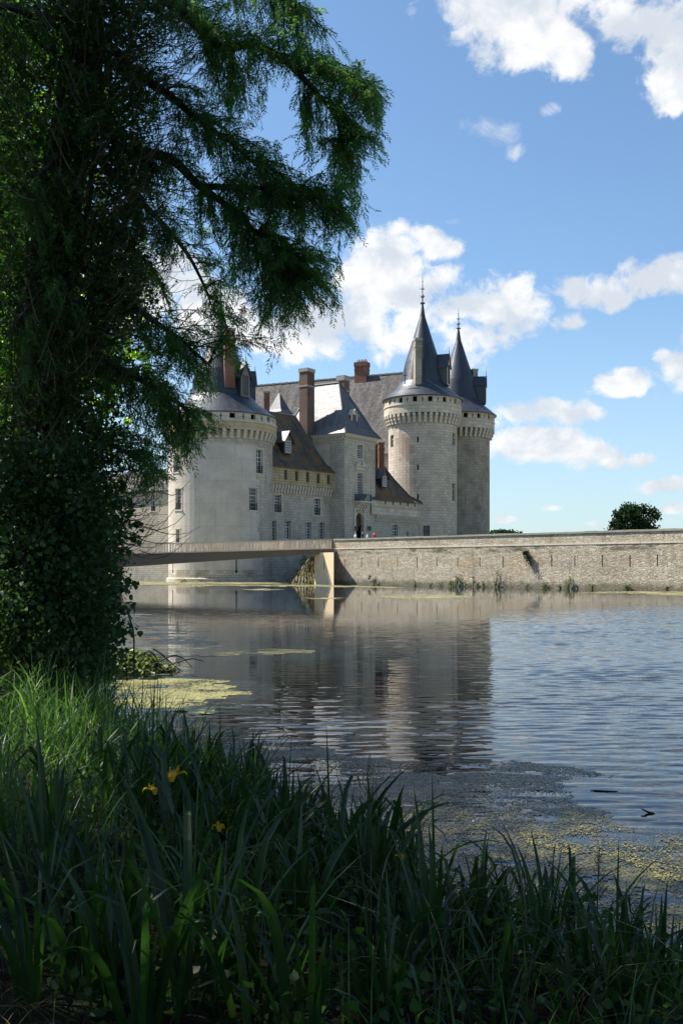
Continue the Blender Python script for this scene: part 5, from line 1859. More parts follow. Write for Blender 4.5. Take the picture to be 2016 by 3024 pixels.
# foliage masses of the boughs: (u, v, ru, rv, n, Y)
BLOB = [(560, 30, 110, 70, 30, 12.4), (720, 40, 200, 70, 60, 12.0), (880, 55, 85, 55, 30, 11.8), (880, 150, 120, 50, 42, 11.8), (1000, 215, 70, 60, 34, 11.6), (1080, 275, 55, 45, 24, 11.5), (1120, 265, 30, 20, 7, 11.4), (1030, 330, 80, 55, 30, 11.6),
        (1085, 390, 50, 60, 24, 11.6), (935, 330, 40, 45, 16, 11.7), (935, 425, 30, 60, 14, 11.7), (1028, 520, 42, 65, 24, 11.7), (1110, 430, 28, 40, 10, 11.6), (680, 120, 90, 60, 26, 12.0), (640, 200, 50, 30, 10, 12.2),
        (620, 300, 100, 60, 34, 12.3), (700, 320, 55, 40, 14, 12.2), (770, 290, 30, 14, 5, 12.2), (640, 410, 120, 70, 44, 12.3), (745, 480, 60, 60, 22, 12.1), (820, 440, 20, 25, 5, 12.0), (850, 490, 28, 30, 7, 12.0),
        (750, 560, 120, 60, 44, 12.0), (890, 560, 80, 36, 26, 11.9), (965, 520, 45, 14, 7, 11.9), (1000, 600, 70, 28, 18, 11.8), (1060, 600, 22, 12, 4, 11.8), (950, 650, 85, 55, 34, 11.8), (1030, 670, 30, 40, 9, 11.8), (800, 650, 120, 80, 48, 12.0), (690, 590, 110, 90, 46, 12.2),
        (920, 750, 75, 50, 28, 11.8), (970, 790, 32, 30, 9, 11.8), (950, 850, 55, 50, 20, 11.8), (985, 900, 25, 20, 6, 11.8), (860, 850, 75, 75, 32, 11.9), (780, 800, 90, 95, 40, 12.0), (800, 940, 45, 70, 18, 11.9), (870, 930, 36, 50, 13, 11.9), (830, 1010, 14, 25, 4, 11.9),
        (765, 970, 14, 50, 5, 12.0), (712, 980, 13, 80, 9, 12.1), (720, 1050, 12, 40, 5, 12.1), (600, 700, 60, 90, 16, 13.0), (650, 840, 50, 80, 18, 13.0), (650, 960, 32, 55, 9, 12.8), (690, 760, 60, 80, 22, 12.3),
        (470, 640, 75, 130, 50, 13.2), (445, 800, 70, 110, 44, 13.3), (500, 930, 30, 50, 6, 13.4), (490, 1030, 75, 45, 30, 12.2), (570, 1040, 26, 22, 8, 12.1), (530, 1110, 90, 50, 34, 12.1), (620, 1160, 28, 24, 8, 12.0), (500, 1200, 95, 60, 36, 12.0), (600, 1235, 28, 20, 8, 12.0),
        (490, 1290, 70, 40, 20, 12.0), (580, 1290, 30, 26, 7, 11.9), (550, 1335, 28, 16, 5, 12.0), (470, 1380, 60, 48, 20, 12.0), (540, 1330, 40, 30, 8, 12.0), (410, 1440, 50, 34, 12, 12.0), (360, 1220, 90, 120, 40, 12.5), (340, 1000, 110, 140, 56, 12.8), (330, 700, 90, 160, 46, 13.0), (350, 350, 110, 150, 38, 12.9), (420, 130, 90, 130, 28, 12.8), (440, 300, 80, 90, 20, 12.7), (500, 180, 60, 70, 12, 12.6), (560, 500, 60, 60, 18, 12.4), (430, 480, 70, 70, 26, 12.8)]
BLOB += [(90, 120, 150, 140, 34, 12.0), (40, 420, 130, 170, 34, 12.0), (230, 330, 80, 150, 20, 12.1), (170, 640, 110, 150, 26, 12.0), (60, 850, 120, 160, 26, 12.0), (230, 900, 90, 130, 22, 12.1), (120, 1120, 150, 110, 26, 12.0)]
tips = []
for (u, v, ru, rv, n, Y) in BLOB:
    n = max(3, int(n * 0.85))
    rr_ = np.sqrt(RNG.uniform(0, 1, n))
    th = RNG.uniform(0, 2 * np.pi, n)
    tips.append(pix(u + ru * rr_ * np.cos(th), v + rv * rr_ * np.sin(th), Y + RNG.uniform(-0.75, 0.75, n)))
tips = np.concatenate(tips)
b = MB()
SP, SD, SL = [], [], []
for tpt in tips:
    d = LPa - tpt
    dist = np.linalg.norm(d, axis=1)
    cost = dist + np.where(d[:, 2] < 0.05, 0.5, 0) + np.where(d[:, 0] > 0.05, 0.35, 0)
    i = int(np.argsort(cost)[random.randint(0, 4)])
    a_ = Vector(LPa[i])
    e_ = Vector(tpt)
    ln = (e_ - a_).length
    if ln > 1.5:
        a_ = e_ + (a_ - e_) * (1.5 / ln)
        ln = 1.5
    md = (a_ + e_) * 0.5 + Vector((random.uniform(-.1, .1), random.uniform(-.1, .1), 0.16 * ln + random.uniform(-.05, .05)))
    ns = max(4, int(ln / 0.12))
    pth = [a_ * (1 - q) ** 2 + md * 2 * q * (1 - q) + e_ * q * q for q in [k / ns for k in range(ns + 1)]]
    b.tube(pth, [0.010 * (1 - 0.75 * k / ns) for k in range(ns + 1)], 3, cap=False)
    nsp = max(3, int(ln * 9))
    for k in range(nsp):
        q = 0.15 + 0.85 * (k + random.random()) / nsp
        q = min(q, 1.0)
        p = a_ * (1 - q) ** 2 + md * 2 * q * (1 - q) + e_ * q * q
        tg = ((md - a_) * (1 - q) + (e_ - md) * q).normalized()
        dv = tg * 0.75 + Vector((random.gauss(0, .55), random.gauss(0, .55), random.gauss(-0.28, .4)))
        SP.append(p)
        SD.append(dv)
        SL.append(random.uniform(0.13, 0.30))
b.build('twigs', 'twig', CT)['kind'] = 'stuff'
SP, SD, SL = np.array(SP), np.array(SD), np.array(SL)
V = sprays(SP, SD, SL, 0.078, 0.0068, 20)
o_ = arrays_mesh('foliage', V, faces(V, 4), 'cypress_leaf', CT)
o_['kind'] = 'stuff'
GAPS = ((2.2, 7.9, 0.75), (-2.9, 9.5, 0.55), (-3.6, 10.6, 0.6), (-2.9, 12.5, 0.5), (-3.4, 7.6, 0.3), (-1.9, 8.0, 0.45), (-4.6, 9.2, 0.4), (-3.2, 16.5, 1.2), (-3.2, 11.7, 0.7), (-2.4, 10.4, 0.45), (-1.3, 6.7, 0.3), (-2.9, 17.6, 2.0), (-3.7, 19.2, 0.9), (-4.5, 21.1, 1.5), (-2.2, 9.2, 0.5), (-4.2, 12.6, 0.7), (-3.9, 8.2, 0.5))
# upper and near side of the crown, above and left of the view
n = 26000
cl = []
for (cx, cy, cz, rx, ry, rz, k_) in ((-6.6, 10.6, 12.0, 4.4, 4.8, 4.6, 150), (-5.2, 12.8, 16.0, 4.0, 4.0, 5.0, 90), (-9.5, 13.5, 9.0, 4.0, 4.0, 5.0, 80)):
    q = rvec(k_) * (RNG.uniform(0.2, 1, (k_, 1)) ** 0.45)
    cl.append(q * np.array([rx, ry, rz]) + np.array([cx, cy, cz]))
cl = np.concatenate(cl)
P = np.repeat(cl, 110, 0)
P = P + RNG.normal(0, 0.42, P.shape) * np.array([1, 1, 0.7])


def clear_of_view(P, umax=120, vtop=-40):
    u = CU + P[:, 0] / P[:, 1] * FPX
    v = HV - (P[:, 2] - EYE) / P[:, 1] * FPX
    return (P[:, 1] > 0.5) & ((u < umax) | (v < vtop)) | (P[:, 1] <= 0.5)


P = P[clear_of_view(P, 60)]
# two gaps in the crown through which the sun reaches the weed and the grass
for gx, gy, gr in GAPS:
    tz = P[:, 2] / sd.z
    gxp, gyp = P[:, 0] - sd.x * tz, P[:, 1] - sd.y * tz
    P = P[np.hypot(gxp - gx, (gyp - gy) * 0.8) > gr]
V, k = leaves(P, 0.17, DIA, 0.4)
o_ = arrays_mesh('crown', V, faces(V, 4), 'crown_leaf', CT)
o_['kind'] = 'stuff'

# a second bank tree beside the viewpoint (its shade lies over the reeds)
BT = thing('shade_tree', 'broad shade tree standing on the bank left of the viewpoint', 'tree', (-8.5, 5.5, 0.5))
b = MB()
pth = smooth_path([(-8.5, 5.5, 0.3), (-8.4, 5.6, 3), (-8.0, 5.8, 6), (-7.6, 6.0, 9.5)])
b.tube(pth, [0.36 - 0.22 * i / len(pth) for i in range(len(pth))], 8)
for e in ((-5.6, 4.2, 9.5), (-10.5, 7, 9), (-7, 8.5, 10), (-9, 3, 9.5)):
    q = smooth_path([pth[8], (Vector(e) + pth[8]) * 0.5 + Vector((0, 0, 0.6)), e])
    b.tube(q, [0.14 - 0.11 * i / len(q) for i in range(len(q))], 6)
b.build('trunk', 'bark', BT, smooth=True)
cl = []
for (cx, cy, cz, rx, ry, rz, k_) in ((-7.4, 5.4, 9.6, 4.6, 4.6, 3.4, 190), (-3.2, 1.0, 9.4, 5.0, 4.5, 2.4, 150), (1.8, -1.5, 8.6, 4.5, 4.0, 2.2, 120), (-4.0, -4.5, 6.5, 6.0, 3.0, 4.5, 130), (3.5, -5.5, 6.0, 5.0, 3.0, 4.5, 110)):
    q = rvec(k_) * (RNG.uniform(0.15, 1, (k_, 1)) ** 0.45)
    cl.append(q * np.array([rx, ry, rz]) + np.array([cx, cy, cz]))
cl = np.concatenate(cl)
P = np.repeat(cl, 110, 0)
P = P + RNG.normal(0, 0.42, P.shape)
P = P[clear_of_view(P, -200)]
for gx, gy, gr in GAPS:
    tz = P[:, 2] / sd.z
    P = P[np.hypot(P[:, 0] - sd.x * tz - gx, P[:, 1] - sd.y * tz - gy) > gr]
V, k = leaves(P, 0.17, DIA, 0.4)
o_ = arrays_mesh('crown', V, faces(V, 4), 'crown_leaf', BT)
o_['kind'] = 'stuff'

# ------------------------------------------------------------------ ivy on the cypress trunk
IV = thing('ivy', 'thick ivy with bare curling stems wrapped round the cypress trunk', 'ivy', (TB.x, 12.8, 0.3))
tpa = np.array([tuple(p) for p in smooth_path([at(*p) for p in trunk_px[:7]], 10)])
b = MB()
for k in range(3000):
    vpx = random.uniform(-60, 1650)
    c = Vector(tpa[np.argmin(np.abs((HV - (tpa[:, 2] - EYE) / 13.0 * FPX) - vpx))])
    c.z = EYE + (HV - vpx) / FPX * 13
    a_ = random.uniform(-math.pi, 0.25)        # mostly the visible side
    dr = Vector((math.cos(a_), math.sin(a_), 0))
    if random.random() < 0.5:
        dr = Vector((random.choice((-1, 1)) * random.uniform(0.5, 1), -random.uniform(0.1, 0.7), 0)).normalized()
    r0 = random.uniform(0.25, 1.5)
    ln = random.uniform(0.3, 0.85)
    up = random.uniform(0.1, 0.7)
    sg = Vector((-dr.y, dr.x, 0)) * random.uniform(-0.5, 0.5)
    p0 = c + dr * r0 + Vector((random.uniform(-.25, .25), 0, 0))
    pts = [p0 + dr * ln * q + sg * ln * q * q + Vector((0, 0, (-0.22 * math.sin(q * 2.2) + up * q ** 2.2) * ln + random.uniform(-.012, .012))) for q in (0, .2, .4, .6, .8, 1)]
    rr_ = random.uniform(0.0035, 0.008)
    b.tube(pts, [rr_, rr_, rr_ * .9, rr_ * .8, rr_ * .6, rr_ * .4], 3, cap=False)
for k in range(5):
    ph_ = random.uniform(0, 6.28)
    pts = []
    for i, p in enumerate(tpa[:-4]):
        a_ = ph_ + i * 0.03 + 0.5 * math.sin(i * 0.21 + k * 2)
        pts.append(Vector(p) + Vector((math.cos(a_), math.sin(a_), 0)) * (0.47 - 0.003 * i) + Vector((random.uniform(-.03, .03), random.uniform(-.03, .03), 0)))
    b.tube(pts, random.uniform(0.015, 0.04), 5)
b.build('stems', 'dry_stem', IV)['kind'] = 'stuff'
cu = RNG.uniform(-200, 410, 2600)
cv_ = RNG.uniform(-120, 1900, 2600)
axu = 260 - cv_ * 0.115
w_ = np.exp(-((cu - axu - 60) / 230.0) ** 2)
kp = RNG.uniform(0, 1, 2600) < np.clip(w_ * 1.2 + 0.15, 0, 1)
dens = np.where((np.abs(cu - axu) < 130) & (cv_ > 100) & (cv_ < 1350), 0.75, 1.0)
kp &= (RNG.uniform(0, 1, 2600) < dens) & ((cv_ < 1000) | (cu < 330))
cu, cv_ = cu[kp], cv_[kp]
cl = pix(cu, cv_, 13.0 + RNG.uniform(-1.0, 0.9, len(cu)))
P = np.repeat(cl, 30, 0) + RNG.normal(0, 0.16, (len(cl) * 30, 3))
V, k = leaves(P, 0.062, IVY, 0.5)
o_ = arrays_mesh('leaves', V, faces(V, k), 'ivy_leaf', IV)
o_['kind'] = 'stuff'

# ------------------------------------------------------------------ broad leaved bush below the trunk
BU = thing('bush', 'dense dark bush of broad heart shaped leaves leaning over the left bank', 'bush', (-3.9, 13.2, 0.3))
poly = [(-60, 1280), (120, 1330), (230, 1300), (285, 1370), (262, 1440), (310, 1490), (345, 1545), (298, 1600), (318, 1655), (342, 1700), (290, 1745), (325, 1790), (345, 1830), (318, 1870), (330, 1930), (300, 1985), (60, 2010), (-60, 1990)]
cu, cv_ = RNG.uniform(-60, 410, 8500), RNG.uniform(1270, 2040, 8500)
kp = inpoly(cu, cv_, poly)
cu, cv_ = cu[kp], cv_[kp]
cl = pix(cu, cv_, 12.1 + RNG.uniform(-0.9, 1.5, len(cu)) + 0.45 * np.sin(cu / 31.0) * np.sin(cv_ / 37.0 + cu / 90))
P = np.repeat(cl, 7, 0) + RNG.normal(0, 0.13, (len(cl) * 7, 3))
out = np.tile(np.array([[0.3, -0.5, 0.2]]), (len(P), 1))
V, k = leaves(P, RNG.choice([0.032, 0.042, 0.055, 0.075], len(P), p=[.35, .35, .2, .1]), HEX, 0.7, out)
# shoots that stick out over the water
b = MB()
extra = []
for (u0, v0, u1, v1) in ((330, 1540, 418, 1545), (330, 1570, 410, 1590), (330, 1520, 400, 1505), (320, 1480, 385, 1470), (320, 1690, 402, 1722), (330, 1720, 380, 1740), (320, 1790, 396, 1788), (320, 1850, 375, 1868), (300, 1400, 360, 1420), (310, 1440, 372, 1430), (300, 1330, 350, 1350), (330, 1640, 385, 1625)):
    p0, p1 = at(u0, v0, 11.8), at(u1, v1, 11.6)
    pts = smooth_path([p0, (p0 + p1) / 2 + Vector((0, 0, .04)), p1], 4)
    b.tube(pts, 0.005, 4)
    for q in range(7):
        p = p0 + (p1 - p0) * (0.25 + 0.75 * q / 6)
        extra.append((p.x, p.y + random.uniform(-.04, .04), p.z + random.uniform(-.02, .02)))
for i in range(26):
    q0 = Vector((-3.9 + random.uniform(-.5, .6), 13.0 + random.uniform(-.6, .6), 0.2))
    q1 = Vector(cl[random.randrange(len(cl))])
    b.tube(smooth_path([q0, (q0 + q1) / 2 + Vector((0, 0, .4)), q1], 5), 0.012, 4)
b.build('stems', 'twig', BU)['kind'] = 'stuff'
V2, k = leaves(np.array(extra), 0.085, HEX, 0.9, np.tile(np.array([[0.4, -0.5, 0.1]]), (len(extra), 1)))
V = np.concatenate([V, V2])
o_ = arrays_mesh('leaves', V, faces(V, k), 'bush_leaf', BU)
o_['kind'] = 'stuff'

# ------------------------------------------------------------------ sunlit trees further along the left bank
for i, (tx, ty, hz_, rx, rz, lab) in enumerate(((-9.6, 22, 8.0, 5.2, 9.5, 'sunlit leafy tree glimpsed behind the ivy trunk'), (-19, 40, 15, 8.0, 15.0, 'tall leafy bank tree far left behind the cypress'), (-12.2, 26, 5.2, 2.6, 4.2, 'low sunlit tree behind the broad leaved bush'))):
    T_ = thing('bank_tree', lab, 'tree', (tx, ty, 0.4))
    b = MB()
    pth = smooth_path([(tx, ty, 0.2), (tx + .3, ty, hz_ * 0.5), (tx + .1, ty + .2, hz_ * 1.2)])
    b.tube(pth, [0.3 - 0.22 * j / len(pth) for j in range(len(pth))], 7)
    b.build('trunk', 'bark', T_, smooth=True)
    nc = (420, 420, 80)[i]
    q = rvec(nc) * (RNG.uniform(0.2, 1, (nc, 1)) ** 0.5)
    cl = q * np.array([rx, rx, rz]) + np.array([tx, ty, hz_])
    cl = cl[(CU + cl[:, 0] / cl[:, 1] * FPX < 300 + 50 * np.sin(cl[:, 2])) & (cl[:, 2] > 0.8)]
    P = np.repeat(cl, 55, 0) + RNG.normal(0, 0.42, (len(cl) * 55, 3))
    for gx, gy, gr in GAPS:
        tz = P[:, 2] / sd.z
        P = P[np.hypot(P[:, 0] - sd.x * tz - gx, P[:, 1] - sd.y * tz - gy) > gr]
    V, k = leaves(P, 0.24, HEX, 0.5)
    o_ = arrays_mesh('crown', V, faces(V, k), 'lit_leaf', T_)
    o_['kind'] = 'stuff'

# ------------------------------------------------------------------ grass
def blades(X, Y, Z, H, W, lean, segs=5, az=None):
    n = len(X)
    az = RNG.uniform(0, 2 * np.pi, n) if az is None else az
    d = np.stack([np.cos(az), np.sin(az), np.zeros(n)], 1)
    sd_ = np.stack([-np.sin(az), np.cos(az), np.zeros(n)], 1)
    tw = RNG.uniform(-0.9, 0.9, n)
    sd_ = sd_ * np.cos(tw)[:, None] + d * np.sin(tw)[:, None]
    base = np.stack([X, Y, Z], 1)
    t = np.linspace(0, 1, segs + 1)
    hx = (lean * H)[:, None] * t[None] ** 2.2
    hz_ = H[:, None] * (t[None] - 0.42 * np.minimum(lean, 1.3)[:, None] * t[None] ** 3)
    c = base[:, None, :] + d[:, None, :] * hx[..., None]
    c[..., 2] += hz_
    wd_ = W[:, None] * (1 - t[None] ** 2.0) * (0.55 + 0.9 * np.minimum(t, 0.4))[None] + 0.0004
    A_, B_ = c - sd_[:, None, :] * wd_[..., None], c + sd_[:, None, :] * wd_[..., None]
    V = np.stack([A_, B_], 2).reshape(n, -1, 3)
    nv = 2 * (segs + 1)
    f = np.array([(2 * i, 2 * i + 1, 2 * i + 3, 2 * i + 2) for i in range(segs)])
    F = (np.arange(n)[:, None, None] * nv + f[None]).reshape(-1, 4)
    return V.reshape(-1, 3), F


def ground_pts(n, y0, y1, o0, o1, pw=1.0):
    Y = y0 + (y1 - y0) * RNG.uniform(0, 1, n) ** pw
    off = RNG.uniform(o0, o1, n)
    X = np.array([shore(y) for y in Y]) - off
    kp = np.abs(X) < Y * 0.38 + 0.3
    X, Y = X[kp], Y[kp]
    Z = np.array([bank_z(x, y) for x, y in zip(X, Y)])
    return X, Y, np.maximum(Z, -0.05)


X, Y, Z = ground_pts(26000, 5.2, 24, 0.1, 6.0, 0.8)
cl_ = 0.5 + 0.5 * np.sin(X * 3.1 + np.sin(Y * 2.3) * 2) * np.sin(Y * 2.7 + X)
keep = RNG.uniform(0, 1, len(X)) < (0.45 + 0.55 * cl_) * np.clip((-0.17 - X / Y) / 0.08, 0.12, 1)
X, Y, Z = X[keep], Y[keep], Z[keep]
n = len(X)
V, F = blades(X, Y, Z - 0.02, RNG.uniform(0.3, 0.95, n) * (0.6 + 0.5 * cl_[keep]), RNG.uniform(0.003, 0.0125, n), RNG.uniform(0.1, 1.2, n))
tag(arrays_mesh('grass', V, F, 'grass_blade'), 'tall lush grass in dappled light on the left bank', 'grass', kind='stuff')
X, Y, Z = ground_pts(1500, 8.8, 14.5, -0.05, 1.6)
n = len(X)
V, F = blades(X, Y, Z - 0.02, RNG.uniform(0.5, 1.25, n), RNG.uniform(0.004, 0.013, n), RNG.uniform(0.05, 1.0, n))
tag(arrays_mesh('grass', V, F, 'grass_blade'), 'tall coarse grass growing up into the foot of the leafy bush', 'grass', kind='stuff')
X, Y, Z = ground_pts(900, 2.6, 6.5, -0.3, 3.2)
n = len(X)
V, F = blades(X, Y, Z - 0.02, RNG.uniform(0.2, 0.6, n), RNG.uniform(0.002, 0.006, n), RNG.uniform(0.1, 1.3, n))
tag(arrays_mesh('grass', V, F, 'grass_blade'), 'dark grass blades among the irises in the foreground', 'grass', kind='stuff')
X, Y, Z = ground_pts(260, 3.0, 8.0, -0.4, 2.5)
n = len(X)
V, F = blades(X, Y, Z - 0.02, RNG.uniform(0.3, 0.75, n), RNG.uniform(0.003, 0.009, n), RNG.uniform(0.4, 1.6, n))
tag(arrays_mesh('dead_reeds', V, F, 'pale_grass'), 'dead tan reed blades bent among the green leaves', 'reeds', kind='stuff')
X, Y, Z = ground_pts(1500, 2.6, 4.8, 0.8, 4.0)
P = np.stack([X, Y, Z + RNG.uniform(0.01, 0.16, len(X))], 1)
V, k = leaves(P, 0.04, HEX, 0.1)
tag(arrays_mesh('undergrowth', V, faces(V, k), 'bush_leaf'), 'low creeping leaves over the dark soil in the left corner', 'undergrowth', kind='stuff')
# undergrowth of small broad leaves, litter
X, Y, Z = ground_pts(4200, 2.7, 9.0, -0.1, 3.5, 1.2)
P = np.stack([X, Y, Z + RNG.uniform(0.02, 0.32, len(X))], 1)
V, k = leaves(P, 0.036, HEX, 0.1)
tag(arrays_mesh('undergrowth', V, faces(V, k), 'bush_leaf'), 'low broad leaved weeds between the irises', 'undergrowth', kind='stuff')
X, Y, Z = ground_pts(5200, 2.6, 12, 0.5, 4.5, 1.3)
n = len(X)
V, F = blades(X, Y, Z + 0.005, RNG.uniform(0.08, 0.3, n) * 0.4, RNG.uniform(0.001, 0.003, n), RNG.uniform(2.0, 3.5, n))
tag(arrays_mesh('dry_litter', V, F, 'litter'), 'dry stalks and litter on the shaded bank', 'litter', kind='stuff')


# ------------------------------------------------------------------ yellow flag irises along the water
def iris_leaf(mb, base, az, H, W, lean, fold=0.0):
    d = Vector((math.cos(az), math.sin(az), 0))
    a2 = az + random.uniform(-0.9, 0.9)
    s = Vector((-math.sin(a2), math.cos(a2), 0))
    N_ = 9
    pts = []
    p = Vector(base)
    th = lean * 0.25
    for i in range(N_ + 1):
        t = i / N_
        w_ = W * (0.75 + 0.5 * min(t, .35)) * (1 - max(0, (t - 0.45) / 0.55) ** 1.8) + 0.0006
        pts.append((p.copy(), w_))
        th += lean * 0.10 * t * 2
        if fold and t > 0.62:
            th += fold
            fold_now = True
        th = min(th, 2.7)
        p += (d * math.sin(th) + Vector((0, 0, 1)) * math.cos(th)) * (H / N_)
    i0 = len(mb.v)
    for p, w_ in pts:
        mb.v += [p - s * w_, p + d * (w_ * 0.28), p + s * w_]
    for i in range(N_):
        for j in (0, 1):
            k = i0 + 3 * i + j
            mb.f.append([k, k + 1, k + 4, k + 3])
            mb.m.append(0)
            mb.uv.append([(0, 0)] * 4)


def iris_clump(nl, hmin, hmax):
    b_ = MB()
    for k in range(nl):
        az_ = random.uniform(0, 6.283)
        r_ = random.uniform(0, 0.10)
        iris_leaf(b_, (r_ * math.cos(az_), r_ * math.sin(az_), -0.05), az_, random.uniform(hmin, hmax), random.uniform(0.010, 0.025), random.uniform(0.05, 1.2) * random.choice((1, 1, 1.6)), random.choice((0, 0, 0, 0.3, 0.5, 0.9)))
    return b_


GI = 'iris clumps along the bank'
LI = 'dark green clump of sword shaped iris leaves at the water edge'
protos = []
for k in range(9):
    o_ = iris_clump(random.randint(8, 13), (0.6, 0.5, 0.45)[k % 3], (1.15, 0.95, 0.8)[k % 3]).build('iris_plant', 'iris_blade')
    tag(o_, LI, 'iris', GI)
    protos.append(o_)
spots = []
for k in range(150):
    Y = 3.5 + 6.3 * random.random() ** 1.25
    off = random.uniform(-0.55, 0.55) if k % 3 else random.uniform(-0.3, 1.5)
    X = shore(Y) - off
    if X / Y > 0.37 or X / Y < -0.37 or (X / Y < -0.2 and Y < 4.6 and random.random() < 0.6):
        continue
    spots.append((X, Y))
spots += [(-1.55, 4.75), (-1.42, 4.9), (-0.55, 4.1), (-0.62, 4.2), (-0.75, 5.2), (-0.9, 5.4), (0.1, 5.0), (0.18, 5.2), (-0.05, 5.4), (0.02, 5.15), (0.75, 5.0), (0.95, 4.6), (1.25, 4.5), (1.3, 4.1), (0.55, 4.5), (0.4, 4.2), (-0.2, 4.6), (-1.15, 6.6), (-1.3, 7.3), (0.85, 4.3), (1.05, 4.2), (0.2, 3.9), (-0.3, 3.8), (0.6, 3.7), (1.45, 4.55), (-0.8, 3.5), (-0.55, 3.55), (-0.45, 3.9), (-0.95, 3.7), (-0.3, 3.4), (0.15, 3.5), (0.5, 3.4), (0.85, 3.6), (1.0, 3.4), (-0.65, 3.3), (1.1, 3.9), (-0.1, 3.3), (-1.1, 3.6), (-1.2, 3.9), (-1.05, 4.2), (-0.85, 4.0), (-1.5, 5.2), (-1.3, 4.5)]
for i, (X, Y) in enumerate(spots):
    if i < len(protos):
        o_ = protos[i]
    else:
        o_ = protos[i % len(protos)].copy()
        COL.objects.link(o_)
    o_.location = (X, Y, max(-0.05, bank_z(X, Y)))
    o_.rotation_euler = (0, 0, random.uniform(0, 6.28))
    s_ = random.uniform(0.75, 1.05)
    if X / Y > 0.1:
        s_ *= max(0.5, 0.85 - 1.3 * (X / Y - 0.1))
    o_.scale = (s_, s_, s_)


def iris_flower(u, v, Y, label, size=1.0, spin=0.0):
    c = at(u, v, Y)
    zb = max(0.0, bank_z(c.x, c.y))
    T_ = thing('flowering_iris', label, 'iris', (c.x, c.y, zb))
    b_ = MB()
    b_.tube([(c.x - 0.03, c.y, zb - 0.03), (c.x - 0.015, c.y, (zb + c.z) / 2), (c.x, c.y, c.z)], [0.006, 0.005, 0.004], 5)
    b_.build('stem', 'iris_blade', T_)
    f = MB()
    for k in range(3):
        a_ = spin + k * 2.094
        d = Vector((math.cos(a_), math.sin(a_), 0))
        s = Vector((-d.y, d.x, 0))
        prev = None
        for i in range(6):
            t_i = i / 5
            p = c + d * (0.052 * size * math.sin(t_i * 1.7)) + Vector((0, 0, size * (0.028 * math.sin(t_i * 2.2) - 0.05 * t_i ** 2.2)))
            w_ = size * 0.023 * math.sin(0.35 + t_i * 2.4) + 0.001
            row = (p - s * w_ - Vector((0, 0, w_ * .3)), p, p + s * w_ - Vector((0, 0, w_ * .3)))
            if prev:
                f.face([prev[0], prev[1], row[1], row[0]])
                f.face([prev[1], prev[2], row[2], row[1]])
            prev = row
    for k in range(3):
        a_ = spin + 1.05 + k * 2.094
        d = Vector((math.cos(a_), math.sin(a_), 0))
        s = Vector((-d.y, d.x, 0))
        q = [c + s * 0.004, c + d * .012 * size + s * 0.009 * size + Vector((0, 0, .02 * size)), c + d * .02 * size + Vector((0, 0, .042 * size)), c + d * .012 * size - s * 0.009 * size + Vector((0, 0, .02 * size))]
        f.face(q)
    f.build('flower', 'petal', T_)


iris_flower(522, 2285, 4.6, 'yellow iris flower with drooping petals, the largest in bloom', 0.95, 0.2)
iris_flower(445, 2330, 4.6, 'yellow iris flower half hidden behind a leaf, left of the largest bloom', 0.7, 1.3)
iris_flower(645, 2440, 4.3, 'closed orange yellow iris flower low among the leaves', 0.55, 0.8)
iris_flower(1180, 2528, 4.6, 'withered orange iris bloom deep in the reeds', 0.5, 0.8)


def reed(u, v, Y, label, H=0.28):
    c = at(u, v, Y)
    zb = max(-0.05, bank_z(c.x, c.y))
    T_ = thing('reed_grass', label, 'grass', (c.x, c.y, zb))
    b_ = MB()
    b_.tube([(c.x - 0.02, c.y, zb), (c.x - 0.01, c.y, (zb + c.z) / 2), c], [0.004, 0.0035, 0.0015], 4)
    b_.build('stem', 'iris_blade', T_)
    f = MB()
    for k in range(46):
        t_i = random.random()
        p = c + Vector((0, 0, -H * t_i))
        a_ = random.uniform(0, 6.28)
        l_ = 0.02 + 0.06 * t_i
        e = p + Vector((math.cos(a_) * l_ * 0.6, math.sin(a_) * l_ * 0.6, l_ * 0.9))
        f.tube([p, e], [0.0009, 0.0016], 3)
    f.build('seed_head', 'pale_grass', T_)


reed(1768, 2500, 4.9, 'thin reed with a loose seed head rising at the right of the irises')
reed(1088, 2235, 5.4, 'thin reed with a pale seed head in the middle of the irises')
reed(650, 2190, 7.5, 'thin reed with seed head at the left end of the irises', 0.2)

# ------------------------------------------------------------------ brushwood, sticks
bx_, by_ = onwater(385, 1982)
BH = thing('brush_heap', 'heap of dead leaves and curled branches at the water edge under the bush', 'brushwood', (bx_, by_, 0))
M['pile_leaf'] = leafmat('pile_leaf', (0.14, 0.17, 0.05), 0.6, 0.3, gloss=0.03)
n = 1900
th = RNG.uniform(0, 2 * np.pi, n)
rr_ = np.sqrt(RNG.uniform(0, 1, n))
P = np.stack([bx_ + 0.9 * rr_ * np.cos(th), by_ + 0.7 * rr_ * np.sin(th), 0.02 + 0.42 * (1 - rr_ ** 2) * RNG.uniform(0.5, 1, n)], 1)
V, k = leaves(P, 0.085, HEX, 0.2)
o_ = arrays_mesh('leaf_pile', V, faces(V, k), 'pile_leaf', BH)
o_['kind'] = 'stuff'
b = MB()
for k in range(13):
    a_ = random.uniform(-1.0, 1.2)
    p0 = Vector((bx_ + random.uniform(-.6, .5), by_ + random.uniform(-.5, .3), 0.3))
    ln = random.uniform(0.5, 1.25)
    pts = [p0 + Vector((math.cos(a_) * ln * q, math.sin(a_) * ln * q * 0.5, 0.18 * math.sin(q * 4 + k) - 0.28 * q * q)) for q in (0, .2, .4, .6, .8, 1)]
    b.tube(pts, [0.018, .017, .015, .013, .01, .006], 4)
b.build('branches', 'twig', BH)['kind'] = 'stuff'
p0, p1 = at(396, 1925, 20), at(374, 1800, 20)
b = MB()
b.tube(smooth_path([(p0.x, 20, -0.3), p0, at(393, 1860, 20), p1]), 0.018, 5)
tag(b.build('stick', 'twig'), 'thin bent stick standing in the water beside the bush', 'stick')
